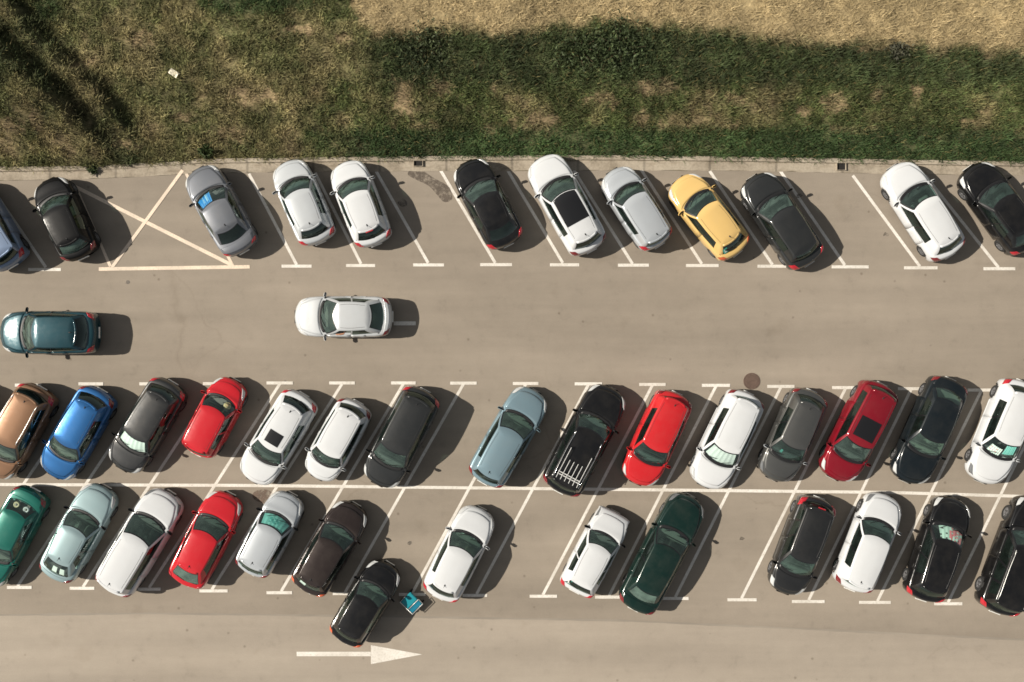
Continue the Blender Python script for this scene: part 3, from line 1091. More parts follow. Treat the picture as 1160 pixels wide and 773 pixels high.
drape(34, 'sunshade', None, (.15, .84, -.84, .84), 'turquoise sunshade in the silver estate windscreen', 'sunshade', .012, mats=[turq, turq2], mfn=lambda i, j: 1 if (2 <= i <= 5 and 4 <= j <= 8 and (i + j) % 3) else 0)
random.seed(3)
fl = {(i, j): (1 if random.random() < .62 and j < 7 else (2 if random.random() < .2 else 0)) for i in range(8) for j in range(12)}
drape(42, 'sunshade', None, (.14, .84, -.86, .62), 'pale mint sunshade with pink flowers in the black hatchback windscreen', 'sunshade', .012, mats=[pale_mint, pink, MAT['interior']], mfn=lambda i, j: fl[(i, j)])
drape(29, 'paper_sheet', None, (.14, .55, -.7, .05), 'larger white sheet with pink print lying in the white hatchback windscreen', 'paper', .02, mats=[white_shade, pink], mfn=lambda i, j: 1 if (i in (2, 5) and j % 3 == 1) else 0)
drape(29, 'paper_sheet', None, (.30, .84, .15, .82), 'pale turquoise sheet propped in the white hatchback windscreen', 'paper', .03, mats=[turq, white_shade], mfn=lambda i, j: 1 if j % 4 == 0 else 0)
drape(31, 'paper_sheet', None, (.18, .62, -.12, .22), 'left white paper on the rear shelf of the pale blue saloon', 'paper', mats=[white_shade], where='rear')
drape(31, 'paper_sheet', None, (.18, .62, -.66, -.34), 'right white paper on the rear shelf of the pale blue saloon', 'paper', mats=[white_shade], where='rear')
drape(35, 'parcel', None, (.10, .62, .18, .62), 'white parcel behind the rear window of the brownish black hatchback', 'parcel', mats=[white_shade], where='rear', drop=.05)
drape(26, 'paper_sheet', None, (.3, .5, -.5, -.36), 'small pale permit behind the dark grey hatchback windscreen', 'paper', mats=[turq])


def at_car(key, x, y, z):
    c = car_roofs[key]
    cr, sr = math.cos(c['rz']), math.sin(c['rz'])
    return (c['loc'][0] + x * cr - y * sr, c['loc'][1] + x * sr + y * cr, z)


# straw hat on the dashboard of the red hatchback
c = car_roofs[18]
hat = MB()
prof = [(.0, .11), (.06, .105), (.085, .08), (.095, .02), (.17, .0), (.175, -.012), (.09, .0)]
vv = []
hat_m = simple('straw_hat', (.55, .44, .24), .9)
h = MB()
h.lathe_y([(r, -z) for r, z in prof], 20)
h.v = [(x, z, -y) for x, y, z in h.v]
ho = h.obj('straw_hat', hat_m, smooth=True)
xx, yy = c['xwb'] - .28, -.34
ho.location = at_car(18, xx, yy, c['top'](xx, yy) - .13)
tag(ho, 'round straw hat lying behind the windscreen of the small red hatchback', 'hat')
# speakers on the rear shelf of the teal saloon
c = car_roofs[30]
for sd, lab, mm in ((1, 'right round speaker with pale rim on the teal saloon rear shelf', (.62, .66, .66)), (-1, 'left round speaker with yellowish rim on the teal saloon rear shelf', (.55, .48, .30))):
    t = MB()
    t.lathe_y([(.02, -.05), (.06, -.02), (.085, -.03), (.115, -.04), (.13, -.03), (.13, .05)], 20)
    t.v = [(x, z, -y) for x, y, z in t.v]
    so = t.obj('speaker', simple('speaker_rim', mm, .5), smooth=True)
    xx, yy = (c['xrb'] + c['xrr']) / 2 + .02, sd * .24
    so.location = at_car(30, xx, yy, c['top'](xx, yy) - .12)
    tag(so, lab, 'speaker')
    d = MB()
    d.lathe_y([(0, -.055), (.03, -.05), (.055, -.036)], 16)
    d.v = [(x, z, -y) for x, y, z in d.v]
    d.obj('cone', simple('cone_grey', (.20, .19, .17), .6), so, smooth=True)

# ------------------------------------------------------------------ driver of the moving saloon
c = car_roofs[14]
skin = simple('skin', (.50, .25, .15), .55)
shirt_m = simple('shirt_teal', (.10, .36, .33), .85)
short_m = simple('shorts_dark_red', (.16, .03, .025), .85)
hair_m = simple('hair_dark', (.02, .014, .010), .7)


def skin_obj(name, vs, es, rad, mat, parent=None, root=0, lv=2):
    me = bpy.data.meshes.new(name)
    me.from_pydata(vs, es, [])
    me.materials.append(mat)
    ob = bpy.data.objects.new(name, me)
    link(ob, parent)
    md = ob.modifiers.new('skin', 'SKIN')
    for i, r in enumerate(rad):
        me.skin_vertices[0].data[i].radius = (r, r) if not isinstance(r, tuple) else r
        me.skin_vertices[0].data[i].use_root = (i == root)
    md.use_smooth_shade = True
    sm = ob.modifiers.new('sub', 'SUBSURF')
    sm.levels = sm.render_levels = lv
    return ob


# seated: pelvis at origin, x forward, y left, z up
bv = [(0, 0, 0), (-.05, 0, .2), (-.10, 0, .42), (-.09, 0, .52), (-.06, 0, .61), (-.03, 0, .70), (-.02, 0, .76),
      (-.09, .18, .44), (-.02, .36, .50), (.20, .40, .555), (.27, .39, .56),
      (-.09, -.18, .44), (.10, -.24, .26), (.36, -.12, .36), (.42, -.10, .38),
      (.05, .10, -.02), (.46, .13, .06), (.66, .13, -.28), (.76, .13, -.31),
      (.05, -.10, -.02), (.46, -.13, .06), (.66, -.13, -.28), (.76, -.13, -.31),
      (.075, 0, .685)]
be = [(0, 1), (1, 2), (2, 3), (3, 4), (4, 5), (5, 6), (2, 7), (7, 8), (8, 9), (9, 10), (2, 11), (11, 12), (12, 13), (13, 14),
      (0, 15), (15, 16), (16, 17), (17, 18), (0, 19), (19, 20), (20, 21), (21, 22), (5, 23)]
br = [(.13, .10), (.13, .10), (.12, .09), .055, .075, .095, .06, .065, .047, .036, .038, .065, .047, .036, .038,
      .085, .06, .045, .035, .085, .06, .045, .035, .018]
pers = skin_obj('person', bv, be, br, skin)
pers.location = at_car(14, c['xseat'] - .10, .40, .43)
pers.rotation_euler = (0, 0, c['rz'])
tag(pers, 'driver in teal shirt, bare forearm on the open window of the silver white saloon', 'person')
skin_obj('shirt', [(0, 0, -.02), (-.05, 0, .2), (-.10, 0, .43), (-.09, .18, .44), (-.04, .29, .47), (-.09, -.18, .44), (.01, -.21, .35)],
         [(0, 1), (1, 2), (2, 3), (3, 4), (2, 5), (5, 6)], [(.15, .115), (.148, .115), (.135, .105), .083, .068, .083, .068], shirt_m, pers)
skin_obj('shorts', [(-.02, 0, 0), (.05, .10, -.02), (.42, .13, .055), (.05, -.10, -.02), (.42, -.13, .055)], [(0, 1), (1, 2), (0, 3), (3, 4)],
         [(.15, .115), .1, .078, .1, .078], short_m, pers)
skin_obj('hair', [(-.07, 0, .66), (-.06, 0, .74), (-.02, 0, .79)], [(0, 1), (1, 2)], [.075, .09, .07], hair_m, pers)
for sd, hx, hy, hz in ((1, .27, .39, .56), (-1, .42, -.10, .38)):
    for q in range(4):
        off = (q - 1.5) * .018
        ln = (.07, .08, .075, .058)[q]
        skin_obj('finger', [(hx, hy + off, hz), (hx + ln * .6, hy + off * 1.1, hz - .002), (hx + ln, hy + off * 1.1, hz - .03)], [(0, 1), (1, 2)], [.010, .009, .008], skin, pers, lv=1)
    skin_obj('thumb', [(hx - .02, hy - sd * .03, hz), (hx + .03, hy - sd * .055, hz)], [(0, 1)], [.011, .009], skin, pers, lv=1)

# ------------------------------------------------------------------ setting: asphalt, road, markings
def asphalt(name, c0, c1, seam=0.0):
    m, nt, b = new_mat(name)
    big = noise(nt, .10, 5, .6, stretch=(1, 2.2, 1))
    col = ramp(nt, big, [(.32, c0), (.68, c1)])
    st = noise(nt, .22, 4, .6, stretch=(.18, 2.6, 1), loc=(3, 7, 0))
    f = ramp(nt, st, [(.36, (.90,) * 3), (.64, (1.06,) * 3)])
    col = mix(nt, 1.0, col, f, 'MULTIPLY')
    sp = noise(nt, 1.3, 6, .72, loc=(5, 1, 0))
    f = ramp(nt, sp, [(.22, (.76,) * 3), (.42, (.98,) * 3), (.75, (1.07,) * 3)])
    col = mix(nt, .8, col, f, 'MULTIPLY')
    oil = noise(nt, .55, 3, .55, loc=(11, 2, 0))
    f = ramp(nt, oil, [(.64, (1, 1, 1)), (.76, (.80, .78, .75))])
    col = mix(nt, .5, col, f, 'MULTIPLY')
    fine = noise(nt, 28, 3, .7)
    f = ramp(nt, fine, [(.3, (.86,) * 3), (.7, (1.12,) * 3)])
    col = mix(nt, .75, col, f, 'MULTIPLY')
    vo = N(nt, 'ShaderNodeTexVoronoi')
    vo.feature = 'F1'
    vo.inputs['Scale'].default_value = .9
    tc = N(nt, 'ShaderNodeTexCoord')
    nt.links.new(tc.outputs['Object'], vo.inputs['Vector'])
    f = ramp(nt, vo.outputs['Distance'], [(.03, (.45, .42, .38)), (.075, (1, 1, 1))])
    col = mix(nt, .55, col, f, 'MULTIPLY')
    v2 = N(nt, 'ShaderNodeTexVoronoi')
    v2.feature = 'DISTANCE_TO_EDGE'
    v2.inputs['Scale'].default_value = .085
    wn = N(nt, 'ShaderNodeTexNoise')
    wn.inputs['Scale'].default_value = .8
    wn.inputs['Detail'].default_value = 6
    ad = N(nt, 'ShaderNodeVectorMath', operation='MULTIPLY_ADD')
    nt.links.new(tc.outputs['Object'], wn.inputs['Vector'])
    nt.links.new(wn.outputs['Color'], ad.inputs[0])
    ad.inputs[1].default_value = (1.6, 1.6, 0)
    nt.links.new(tc.outputs['Object'], ad.inputs[2])
    nt.links.new(ad.outputs[0], v2.inputs['Vector'])
    ck = ramp(nt, v2.outputs['Distance'], [(.0015, (.70, .67, .63)), (.0045, (1, 1, 1))])
    gate = ramp(nt, noise(nt, .13, 3, .5, loc=(9, 3, 0)), [(.52, (0, 0, 0)), (.62, (.32,) * 3)])
    col = mix(nt, gate, col, mix(nt, 1.0, col, ck, 'MULTIPLY'))
    nt.links.new(col, b.inputs['Base Color'])
    b.inputs['Roughness'].default_value = .88
    b.inputs['Specular IOR Level'].default_value = .25
    bump(nt, b, noise(nt, 60, 3, .7), .25, .01)
    return m


ASPH = asphalt('lot_asphalt', (.238, .203, .163), (.288, .246, .199))
ROADM = asphalt('road_asphalt', (.303, .260, .212), (.337, .292, .240))


def sheet(name, pts, z, mat, parent=None):
    return mesh_obj(name, [(*p, z) for p in pts], [tuple(range(len(pts)))], mat, parent, smooth=False)


# kerb line: front (asphalt side) edge of the concrete channel, in photo pixels
KX = [-700, -100, 0, 95, 150, 220, 330, 470, 580, 700, 870, 1000, 1160, 1300, 1900]
KB = [206, 205, 205, 203, 201, 197, 195, 194, 194, 193, 194, 197, 199, 200, 202]     # lower edge
KT = [192, 191, 191, 190, 187, 182, 180.5, 179, 178, 178, 180, 182.5, 185, 186, 188]  # grass edge
kx = np.concatenate([np.linspace(-700, -60, 10), np.linspace(-50, 1210, 130), np.linspace(1230, 1900, 10)])
kb = np.interp(kx, KX, KB)
kt = np.interp(kx, KX, KT)
SEAM = [(-700, 697), (0, 697), (170, 695), (400, 698), (700, 703), (920, 713), (1160, 725), (1900, 760)]
kb_w = [px(a, b) for a, b in zip(kx, kb)]
seam_w = [px(a, b) for a, b in SEAM]
# one dark earth ground far beyond everything
m, nt, b = new_mat('earth')
g = noise(nt, .06, 6, .6)
nt.links.new(ramp(nt, g, [(.35, (.16, .13, .075)), (.65, (.10, .105, .05))]), b.inputs['Base Color'])
b.inputs['Roughness'].default_value = .95
EARTH = m
gr = sheet('ground', [(-400, -400), (400, -400), (400, 400), (-400, 400)], -.03, EARTH)
tag(gr, kind='structure')
lot = sheet('car_park_asphalt', list(reversed(kb_w)) + seam_w, 0.0, ASPH)
tag(lot, kind='structure')
road = sheet('road', [(seam_w[0][0], -120), (seam_w[-1][0], -120)] + list(reversed(seam_w)), 0.0, ROADM)
tag(road, kind='structure')
# tarred seam between the two surfaces
m, nt, b = new_mat('tar_seam')
f = noise(nt, .8, 4, .6, stretch=(.3, 1, 1))
nt.links.new(ramp(nt, f, [(.35, (.205, .178, .146)), (.65, (.27, .235, .192))]), b.inputs['Base Color'])
b.inputs['Roughness'].default_value = .8
sp = []
for a in np.linspace(-60, 1220, 90):
    y = np.interp(a, [p[0] for p in SEAM], [p[1] for p in SEAM])
    sp.append((a, y, .7 + .9 * abs(math.sin(a * .021) * math.sin(a * .13 + 1))))
v, f = [], []
for i, (a, y, hw) in enumerate(sp):
    v += [(*px(a, y - hw), .004), (*px(a, y + hw), .004)]
    if i:
        f.append((2 * i - 2, 2 * i - 1, 2 * i + 1, 2 * i))
tag(mesh_obj('road_seam', v, f, m, smooth=False), kind='structure')


def line_paint(name, col):
    m, nt, b = new_mat(name)
    f1 = noise(nt, 11, 5, .7)
    f2 = noise(nt, .8, 4, .65, loc=(2, 9, 0))
    w1 = ramp(nt, f1, [(.34, (.50,) * 3), (.50, (0, 0, 0))])
    w2 = ramp(nt, f2, [(.36, (.48,) * 3), (.62, (.02,) * 3)])
    c = mix(nt, w1, col, (.34, .30, .25))
    c = mix(nt, w2, c, (.40, .36, .30))
    nt.links.new(c, b.inputs['Base Color'])
    b.inputs['Roughness'].default_value = .65
    return m


PAINT_W = line_paint('white_line_paint', (.72, .685, .63))
PAINT_P = line_paint('peach_line_paint', (.78, .63, .49))
LN = 'parking_line'


def strip_v(a, b, wpx, z, v, f):
    ax, ay = px(*a)
    bx, by = px(*b)
    d = math.hypot(bx - ax, by - ay)
    nx_, ny_ = -(by - ay) / d, (bx - ax) / d
    hw = wpx * M / 2
    o = len(v)
    v += [(ax + nx_ * hw, ay + ny_ * hw, z), (ax - nx_ * hw, ay - ny_ * hw, z), (bx - nx_ * hw, by - ny_ * hw, z), (bx + nx_ * hw, by + ny_ * hw, z)]
    f.append((o, o + 1, o + 2, o + 3))


def marking(name, strips, mat):
    v, f = [], []
    for a, b, wd, z in strips:
        strip_v(a, b, wd, z, v, f)
    return tag(mesh_obj(name, v, f, mat, smooth=False), kind='structure')


# upper row: slanted line ending in a bar
UP = [((-18, 200), (52, 303), (32, 69), 305.5), ((282, 197), (336, 300), (319, 353), 301.7), ((357, 196), (409, 299), (392, 425), 301),
      ((426, 194), (485, 298), (468, 503), 300.3), ((499, 193), (561, 298), (544, 580), 300), ((575, 193), (637.5, 298), (623, 656), 300.2),
      ((650, 193), (716.5, 299), (700, 735), 300.6), ((726, 192), (795, 299), (777, 814), 301), ((804, 194), (875, 300), (858, 894), 301.8),
      ((884, 194), (957, 300.5), (942, 984), 302.5), ((966, 199), (1042, 302), (1024, 1062), 303.6), ((1048, 199), (1131, 303), (1114, 1150), 304.6),
      ((1130, 201), (1216, 304), (1199, 1236), 305.6), ((-100, 202), (-32, 304), (-50, -14), 306)]
for a, b_, bar, yb in UP:
    marking(LN, [(a, b_, 3.3, .004), ((bar[0], yb), (bar[1], yb), 3.4, .008)], PAINT_W)
# the peach bay
marking('hatched_bay', [((86, 212), (125, 302), 3.2, .004), ((112, 305), (283, 302.4), 4.0, .012), ((84, 211), (264, 301), 4.0, .008), ((207, 193), (127, 303), 3.6, .016), ((209, 193), (264, 302), 3.2, .004)], PAINT_P)
# middle rows
MIDP = [(-400, 546), (0, 549), (270, 550), (400, 551.3), (670, 554.3), (1010, 558), (1160, 562.5), (1500, 570)]
marking('parking_line', [(MIDP[i], MIDP[i + 1], 3.4, .008 + .004 * (i % 2)) for i in range(len(MIDP) - 1)], PAINT_W)
# (bar of the row 2 end, foot of the line, bar of the row 3 end)
MID = [((17, 47), 436.5, (-125, 662), (-140, -108)), ((89, 117), 435, (-51, 663), (-66, -34)), ((158, 187), 435, (20, 664), (8, 36)), ((230, 259), 434.8, (94, 665), (79, 107)),
       ((302, 332), 434, (169, 666), (151, 182)), ((373, 402), 434, (240, 668), (226, 258)), ((443, 471), 434, (318.5, 670), (302, 331)), ((510, 540), 434.2, (391, 671), (377, 407)),
       ((581, 610), 434.6, (467, 672), (452, 482)), ((651, 682), 435, (540, 673), (524, 552)), ((724, 754), 435.7, (615, 674), (600, 631)), ((795, 827), 436.7, (690, 675), (674, 706)),
       ((869, 900), 437.9, (765, 676.5), (750, 780)), ((942.5, 973), 439.3, (840, 678), (824, 857)), ((1017, 1047), 440.5, (916, 680), (897, 934)), ((1096, 1127), 442, (994, 681), (973, 1009)),
       ((1174, 1206), 444, (1074, 682.5), (1058, 1090)), ((1252, 1284), 446, (1154, 684), (1140, 1170))]
for bar, yb, foot, bar3 in MID:
    cx_ = (bar[0] + bar[1]) / 2
    marking(LN, [((cx_, yb + 1), (foot[0], foot[1]), 3.2, .004), ((bar[0], yb), (bar[1], yb), 3.4, .016), ((bar3[0], foot[1] + 1.5), (bar3[1], foot[1] + 1.5), 3.4, .016)], PAINT_W)
# short dash in the aisle behind the saloon
marking('lane_dash', [((446, 366.5), (471, 366.5), 4.4, .004)], PAINT_W)
# direction arrow
v = [(*px(a, b), .004) for a, b in ((336, 738.5), (420, 738.5), (420, 743.5), (336, 743.5))]
v += [(*px(a, b), .004) for a, b in ((420.2, 731), (478, 741.5), (420.2, 752.5))]
tag(mesh_obj('direction_arrow', v, [(3, 2, 1, 0), (6, 5, 4)], PAINT_W, smooth=False), kind='structure')


# stains
def stain(name, pts, col, label=None):
    m, nt, b = new_mat('stain')
    f1 = noise(nt, 2.2, 5, .7)
    nt.links.new(ramp(nt, f1, [(.3, tuple(q * .85 for q in col)), (.7, tuple(q * 1.25 for q in col))]), b.inputs['Base Color'])
    b.inputs['Roughness'].default_value = .6
    tr = N(nt, 'ShaderNodeBsdfTransparent')
    mx = N(nt, 'ShaderNodeMixShader')
    f2 = noise(nt, 3.5, 5, .75, loc=(4, 4, 0))
    nt.links.new(ramp(nt, f2, [(.38, (0, 0, 0)), (.58, (.85,) * 3)]), mx.inputs[0])
    nt.links.new(tr.outputs[0], mx.inputs[1])
    nt.links.new(b.outputs[0], mx.inputs[2])
    nt.links.new(mx.outputs[0], nt.nodes['Material Output'].inputs[0])
    # smooth closed outline
    P = [Vector(px(*p)) for p in pts]
    out = []
    n = len(P)
    for i in range(n):
        p0, p1, p2, p3 = P[i - 1], P[i], P[(i + 1) % n], P[(i + 2) % n]
        for t in (0, .25, .5, .75):
            q = .5 * ((2 * p1) + (-p0 + p2) * t + (2 * p0 - 5 * p1 + 4 * p2 - p3) * t * t + (-p0 + 3 * p1 - 3 * p2 + p3) * t ** 3)
            out.append((q.x, q.y))
    tag(sheet(name, out, .005, m), kind='structure')


stain('wet_stain', [(466, 192), (478, 193), (490, 201), (503, 208), (510, 214), (512, 226), (503, 229), (496, 222), (486, 211), (472, 204), (462, 198)], (.10, .078, .06))
stain('oil_stain', [(290, 556), (303, 555), (310, 562), (303, 570), (291, 568), (286, 562)], (.13, .085, .06))
random.seed(11)
for (x, y, r) in [(456, 230, 5), (1003, 266, 3), (464, 615, 2.5), (905, 222, 3), (145, 320, 3), (840, 610, 2.5), (323, 434, 3), (590, 505, 3)]:
    pts = [(x + r * random.uniform(.7, 1.4) * math.cos(t), y + r * random.uniform(.6, 1.1) * math.sin(t)) for t in np.linspace(0, 2 * PI, 9)[:-1]]
    stain('oil_stain', pts, (.13, .11, .09))

# kerb: flat concrete channel and a low upstand beside the grass
m, nt, b = new_mat('kerb_concrete')
f = noise(nt, .7, 6, .7)
col = ramp(nt, f, [(.30, (.20, .165, .12)), (.5, (.34, .29, .225)), (.72, (.41, .36, .285))])
f = noise(nt, 9, 5, .7)
col = mix(nt, .8, col, ramp(nt, f, [(.3, (.72,) * 3), (.6, (1.06,) * 3)]), 'MULTIPLY')
f = noise(nt, 1.5, 4, .65, stretch=(.4, 3, 1), loc=(1, 6, 0))
col = mix(nt, .7, col, ramp(nt, f, [(.25, (.55, .5, .42)), (.45, (1, 1, 1))]), 'MULTIPLY')
wv = N(nt, 'ShaderNodeTexWave')
wv.bands_direction = 'X'
wv.inputs['Scale'].default_value = .105
wv.inputs['Distortion'].default_value = .2
tc = N(nt, 'ShaderNodeTexCoord')
nt.links.new(tc.outputs['Object'], wv.inputs['Vector'])
col = mix(nt, .8, col, ramp(nt, wv.outputs['Fac'], [(.0, (.55,) * 3), (.006, (1, 1, 1))]), 'MULTIPLY')
nt.links.new(col, b.inputs['Base Color'])
b.inputs['Roughness'].default_value = .9
bump(nt, b, noise(nt, 14, 4, .7), .4, .02)
KERBM = m
rk = np.random.default_rng(5)
v, f = [], []
jit = rk.normal(0, .5, len(kx))
for i, (a, yb, yt) in enumerate(zip(kx, kb, kt)):
    j1 = yb + jit[i] * .8
    lip = 4.0
    hh = .11 if not (95 < a < 222) else .045
    lo = px(a, j1)
    mid_ = px(a, yt + lip + jit[i] * .15)
    v += [(*lo, -.02), (*lo, .008), (*mid_, .014), (mid_[0], mid_[1] + .015, hh), (px(a, yt - 1)[0], px(a, yt - 1)[1], hh + .005), (px(a, yt - 3)[0], px(a, yt - 3)[1], -.02)]
    if i:
        for q in range(5):
            o = 6 * i
            f.append((o - 6 + q, o + q, o + q + 1, o - 6 + q + 1))
kerb = mesh_obj('kerb', v, f, KERBM, smooth=False)
tag(kerb, kind='structure')
# rubble along the broken apron edge
# drain inlets let into the kerb
for gx, gy, lab in ((474, 184.5, 'dark kerb drain opening beside the wet stain'), (952.5, 189, 'dark kerb drain opening right of the dark grey fastback')):
    x, y = px(gx, gy)
    e = empty('kerb_drain', (x, y, .0), 0, lab, 'drain')
    fr = MB()
    for dx, dy, sx, sy in ((-.205, 0, .03, .38), (.205, 0, .03, .38), (0, .175, .38, .03), (0, -.175, .38, .03)):
        fr.box((dx, dy, .055), (sx, sy, .10), bev=.008)
    fr.obj('frame', KERBM, e)
    MB().box((0, 0, .022), (.37, .30, .01)).obj('pit_shade', simple('drain_shade', (.012, .010, .009), .9), e)  # flat near-black plate, paints the shade inside the hole

# manhole cover
m, nt, b = new_mat('rusty_iron')
f = noise(nt, 8, 4, .6)
nt.links.new(ramp(nt, f, [(.3, (.085, .055, .042)), (.7, (.13, .085, .065))]), b.inputs['Base Color'])
b.inputs['Roughness'].default_value = .7
x, y = px(851.5, 432)
t = MB()
n = 32
R0 = .37
vv = [(0, 0, .02)] + [(R0 * .86 * math.cos(2 * PI * k / n), R0 * .86 * math.sin(2 * PI * k / n), .02) for k in range(n)]
ff = [(0, 1 + k, 1 + (k + 1) % n) for k in range(n)]
t.add(vv, ff)
for i in range(-4, 5):
    for j in range(-4, 5):
        if math.hypot(i, j) < 4.1:
            t.box((i * .068, j * .068, .022), (.035, .035, .01))
mh = empty('manhole_cover', (x, y, 0), 0, 'round rusty brown manhole cover in the aisle above a white hatchback', 'manhole cover')
t.obj('lid', m, mh)
rg = MB()
rg.lathe_y([(R0 * .88, -.012), (R0 * .88, -.024), (R0, -.024), (R0 * 1.02, -.004)], n)
rg.v = [(a, c_, -b_) for a, b_, c_ in rg.v]
rg.obj('rim_ring', m, mh)

# teal cart beside the black hatchback
x, y = px(466, 683, .4)
e = empty('hand_cart', (x, y, 0), math.radians(45), 'teal blue flat-topped hand cart with white rim beside black hatchback', 'cart')
teal_p = simple('teal_plastic', (.008, .22, .27), .4)
teal_d = simple('teal_plastic_deep', (.006, .16, .25), .4)
MB().box((-.0, .14, .36), (.62, .46, .14), bev=.03).obj('tub', teal_p, e)
MB().box((-.0, -.26, .34), (.62, .24, .12), bev=.03).obj('tray', teal_d, e)
rm = MB()
rm.tube([(-.33, -.40, .41), (.33, -.40, .41), (.34, -.12, .43)], .018, 6)
rm.tube([(-.33, -.115, .43), (.33, -.115, .43)], .016, 6)
rm.tube([(-.33, -.40, .41), (-.33, .38, .45), (.0, .40, .45)], .014, 6)
rm.obj('rim', simple('cart_rim', (.72, .74, .72), .35, metal=.3), e, smooth=True)
for sx in (-1, 1):
    for sy in (-1, 1):
        wl = MB()
        wl.lathe_y([(.0, -.03), (.09, -.03), (.1, 0), (.09, .03), (0, .03)], 14)
        wl.v = [(a + sx * .31, b_ + sy * .36, c_ + .10) for a, b_, c_ in wl.v]
        wl.obj('wheel', MAT['tyre'], e, smooth=True)
ch = MB()
for sx in (-1, 1):
    for sy in (-1, 1):
        ch.tube([(sx * .31, sy * .32, .10), (sx * .26, sy * .30, .34)], .018, 5)
ch.tube([(-.26, -.30, .22), (.26, .30, .22)], .015, 5)
ch.obj('chassis', MAT['black'], e)


# ------------------------------------------------------------------ field: terrain, grass
def hash2(ix, iy, seed):
    h = (ix.astype(np.int64) * 374761393 + iy.astype(np.int64) * 668265263 + seed * 1442695041) & 0x7fffffff
    h = (h ^ (h >> 13)) * 1274126177 & 0x7fffffff
    return ((h ^ (h >> 16)) & 0xffff) / 65535.0


def vnoise(x, y, seed):
    ix, iy = np.floor(x), np.floor(y)
    fx_, fy_ = x - ix, y - iy
    fx_, fy_ = fx_ * fx_ * (3 - 2 * fx_), fy_ * fy_ * (3 - 2 * fy_)
    a = hash2(ix, iy, seed)
    b = hash2(ix + 1, iy, seed)
    c = hash2(ix, iy + 1, seed)
    d = hash2(ix + 1, iy + 1, seed)
    return (a * (1 - fx_) + b * fx_) * (1 - fy_) + (c * (1 - fx_) + d * fx_) * fy_


def fbm(x, y, seed, o=4):
    s, a, t = 0, .5, 0
    for i in range(o):
        s = s + a * vnoise(x * 2 ** i, y * 2 ** i, seed + i)
        t += a
        a *= .55
    return s / t


def sstep(a, b, x):
    t = np.clip((x - a) / (b - a), 0, 1)
    return t * t * (3 - 2 * t)


def to_px(x, y):
    """ground point -> photo pixel units (height is small beside the camera's)"""
    return x / M + 580, 386.5 - y / M


# two bank edges of the sunken track at the top left, in pixel units (x, y)
E1 = np.array([(-60, -88), (-12, -22), (20, 8), (62, 54), (112, 100), (158, 166)], float)
E2 = np.array([(-90, -40), (-30, 20), (20, 62), (62, 100), (105, 145), (140, 186)], float)


def edge_dist(X, Y, E):
    """signed distance (pixels), positive on the upper right side"""
    best = np.full(X.shape, 1e9)
    sg = np.ones(X.shape)
    for (ax, ay), (bx, by) in zip(E[:-1], E[1:]):
        dx, dy = bx - ax, by - ay
        t = np.clip(((X - ax) * dx + (Y - ay) * dy) / (dx * dx + dy * dy), 0, 1)
        qx, qy = X - ax - t * dx, Y - ay - t * dy
        d = np.hypot(qx, qy)
        s_ = np.sign(qx * dy - qy * dx)
        up = d < best
        best = np.where(up, d, best)
        sg = np.where(up, s_, sg)
    return best * sg


def height(x, y):
    X, Y = to_px(x, y)
    kt_ = np.interp(X, KX, KT)
    d = (kt_ - Y) * M                      # metres into the field
    h = .06 + .55 * sstep(.2, 4.0, d) + .22 * (fbm(x * .55, y * .55, 3) - .5) * sstep(0, 1.2, d) + .10 * (fbm(x * 1.9, y * 1.9, 9) - .5) * sstep(0, 1, d)
    fade = sstep(185, 120, Y)
    d1, d2 = edge_dist(X, Y, E1), edge_dist(X, Y, E2)
    n = (fbm(x * .9, y * .9, 21) - .5) * 8
    lower = sstep(0, -60, Y)
    h = h + (.70 * sstep(7, -7, d1 + n)) * fade * sstep(-260, -40, d1)
    h = h + (1.10 * sstep(10, -9, d2 + n)) * (.25 + .75 * fade) * sstep(0, 1.0, d)
    # step up to the mown straw field
    return np.where(d < 0, -.02, h)


STX = [-700, 392, 400, 412, 450, 520, 580, 640, 700, 780, 870, 1000, 1160, 1900]
STY = [-400, -400, 15, 36, 44, 38, 45, 34, 31, 38, 50, 58, 62, 90]
SOIL = [(455, 118, 14, 20), (500, 103, 14, 8), (553, 150, 6, 8), (478, 145, 22, 5), (606, 140, 22, 12), (680, 116, 14, 8), (725, 138, 9, 7), (745, 103, 24, 8), (770, 143, 22, 5), (800, 110, 5, 8),
        (830, 116, 12, 6), (825, 144, 15, 4), (940, 121, 15, 10), (905, 128, 9, 6), (962, 149, 20, 4), (985, 113, 8, 7), (1030, 110, 7, 8), (1110, 72, 10, 5), (1095, 142, 12, 5), (1155, 150, 10, 8),
        (1062, 158, 8, 4), (28, 150, 12, 6), (60, 143, 5, 13), (212, 135, 12, 5), (275, 110, 16, 9), (262, 153, 20, 8), (142, 165, 12, 7), (310, 112, 12, 6), (1135, 55, 12, 5), (390, 50, 8, 6), (165, 50, 14, 10), (108, 76, 12, 8), (345, 40, 20, 5), (985, 60, 18, 3), (560, 105, 6, 10)]


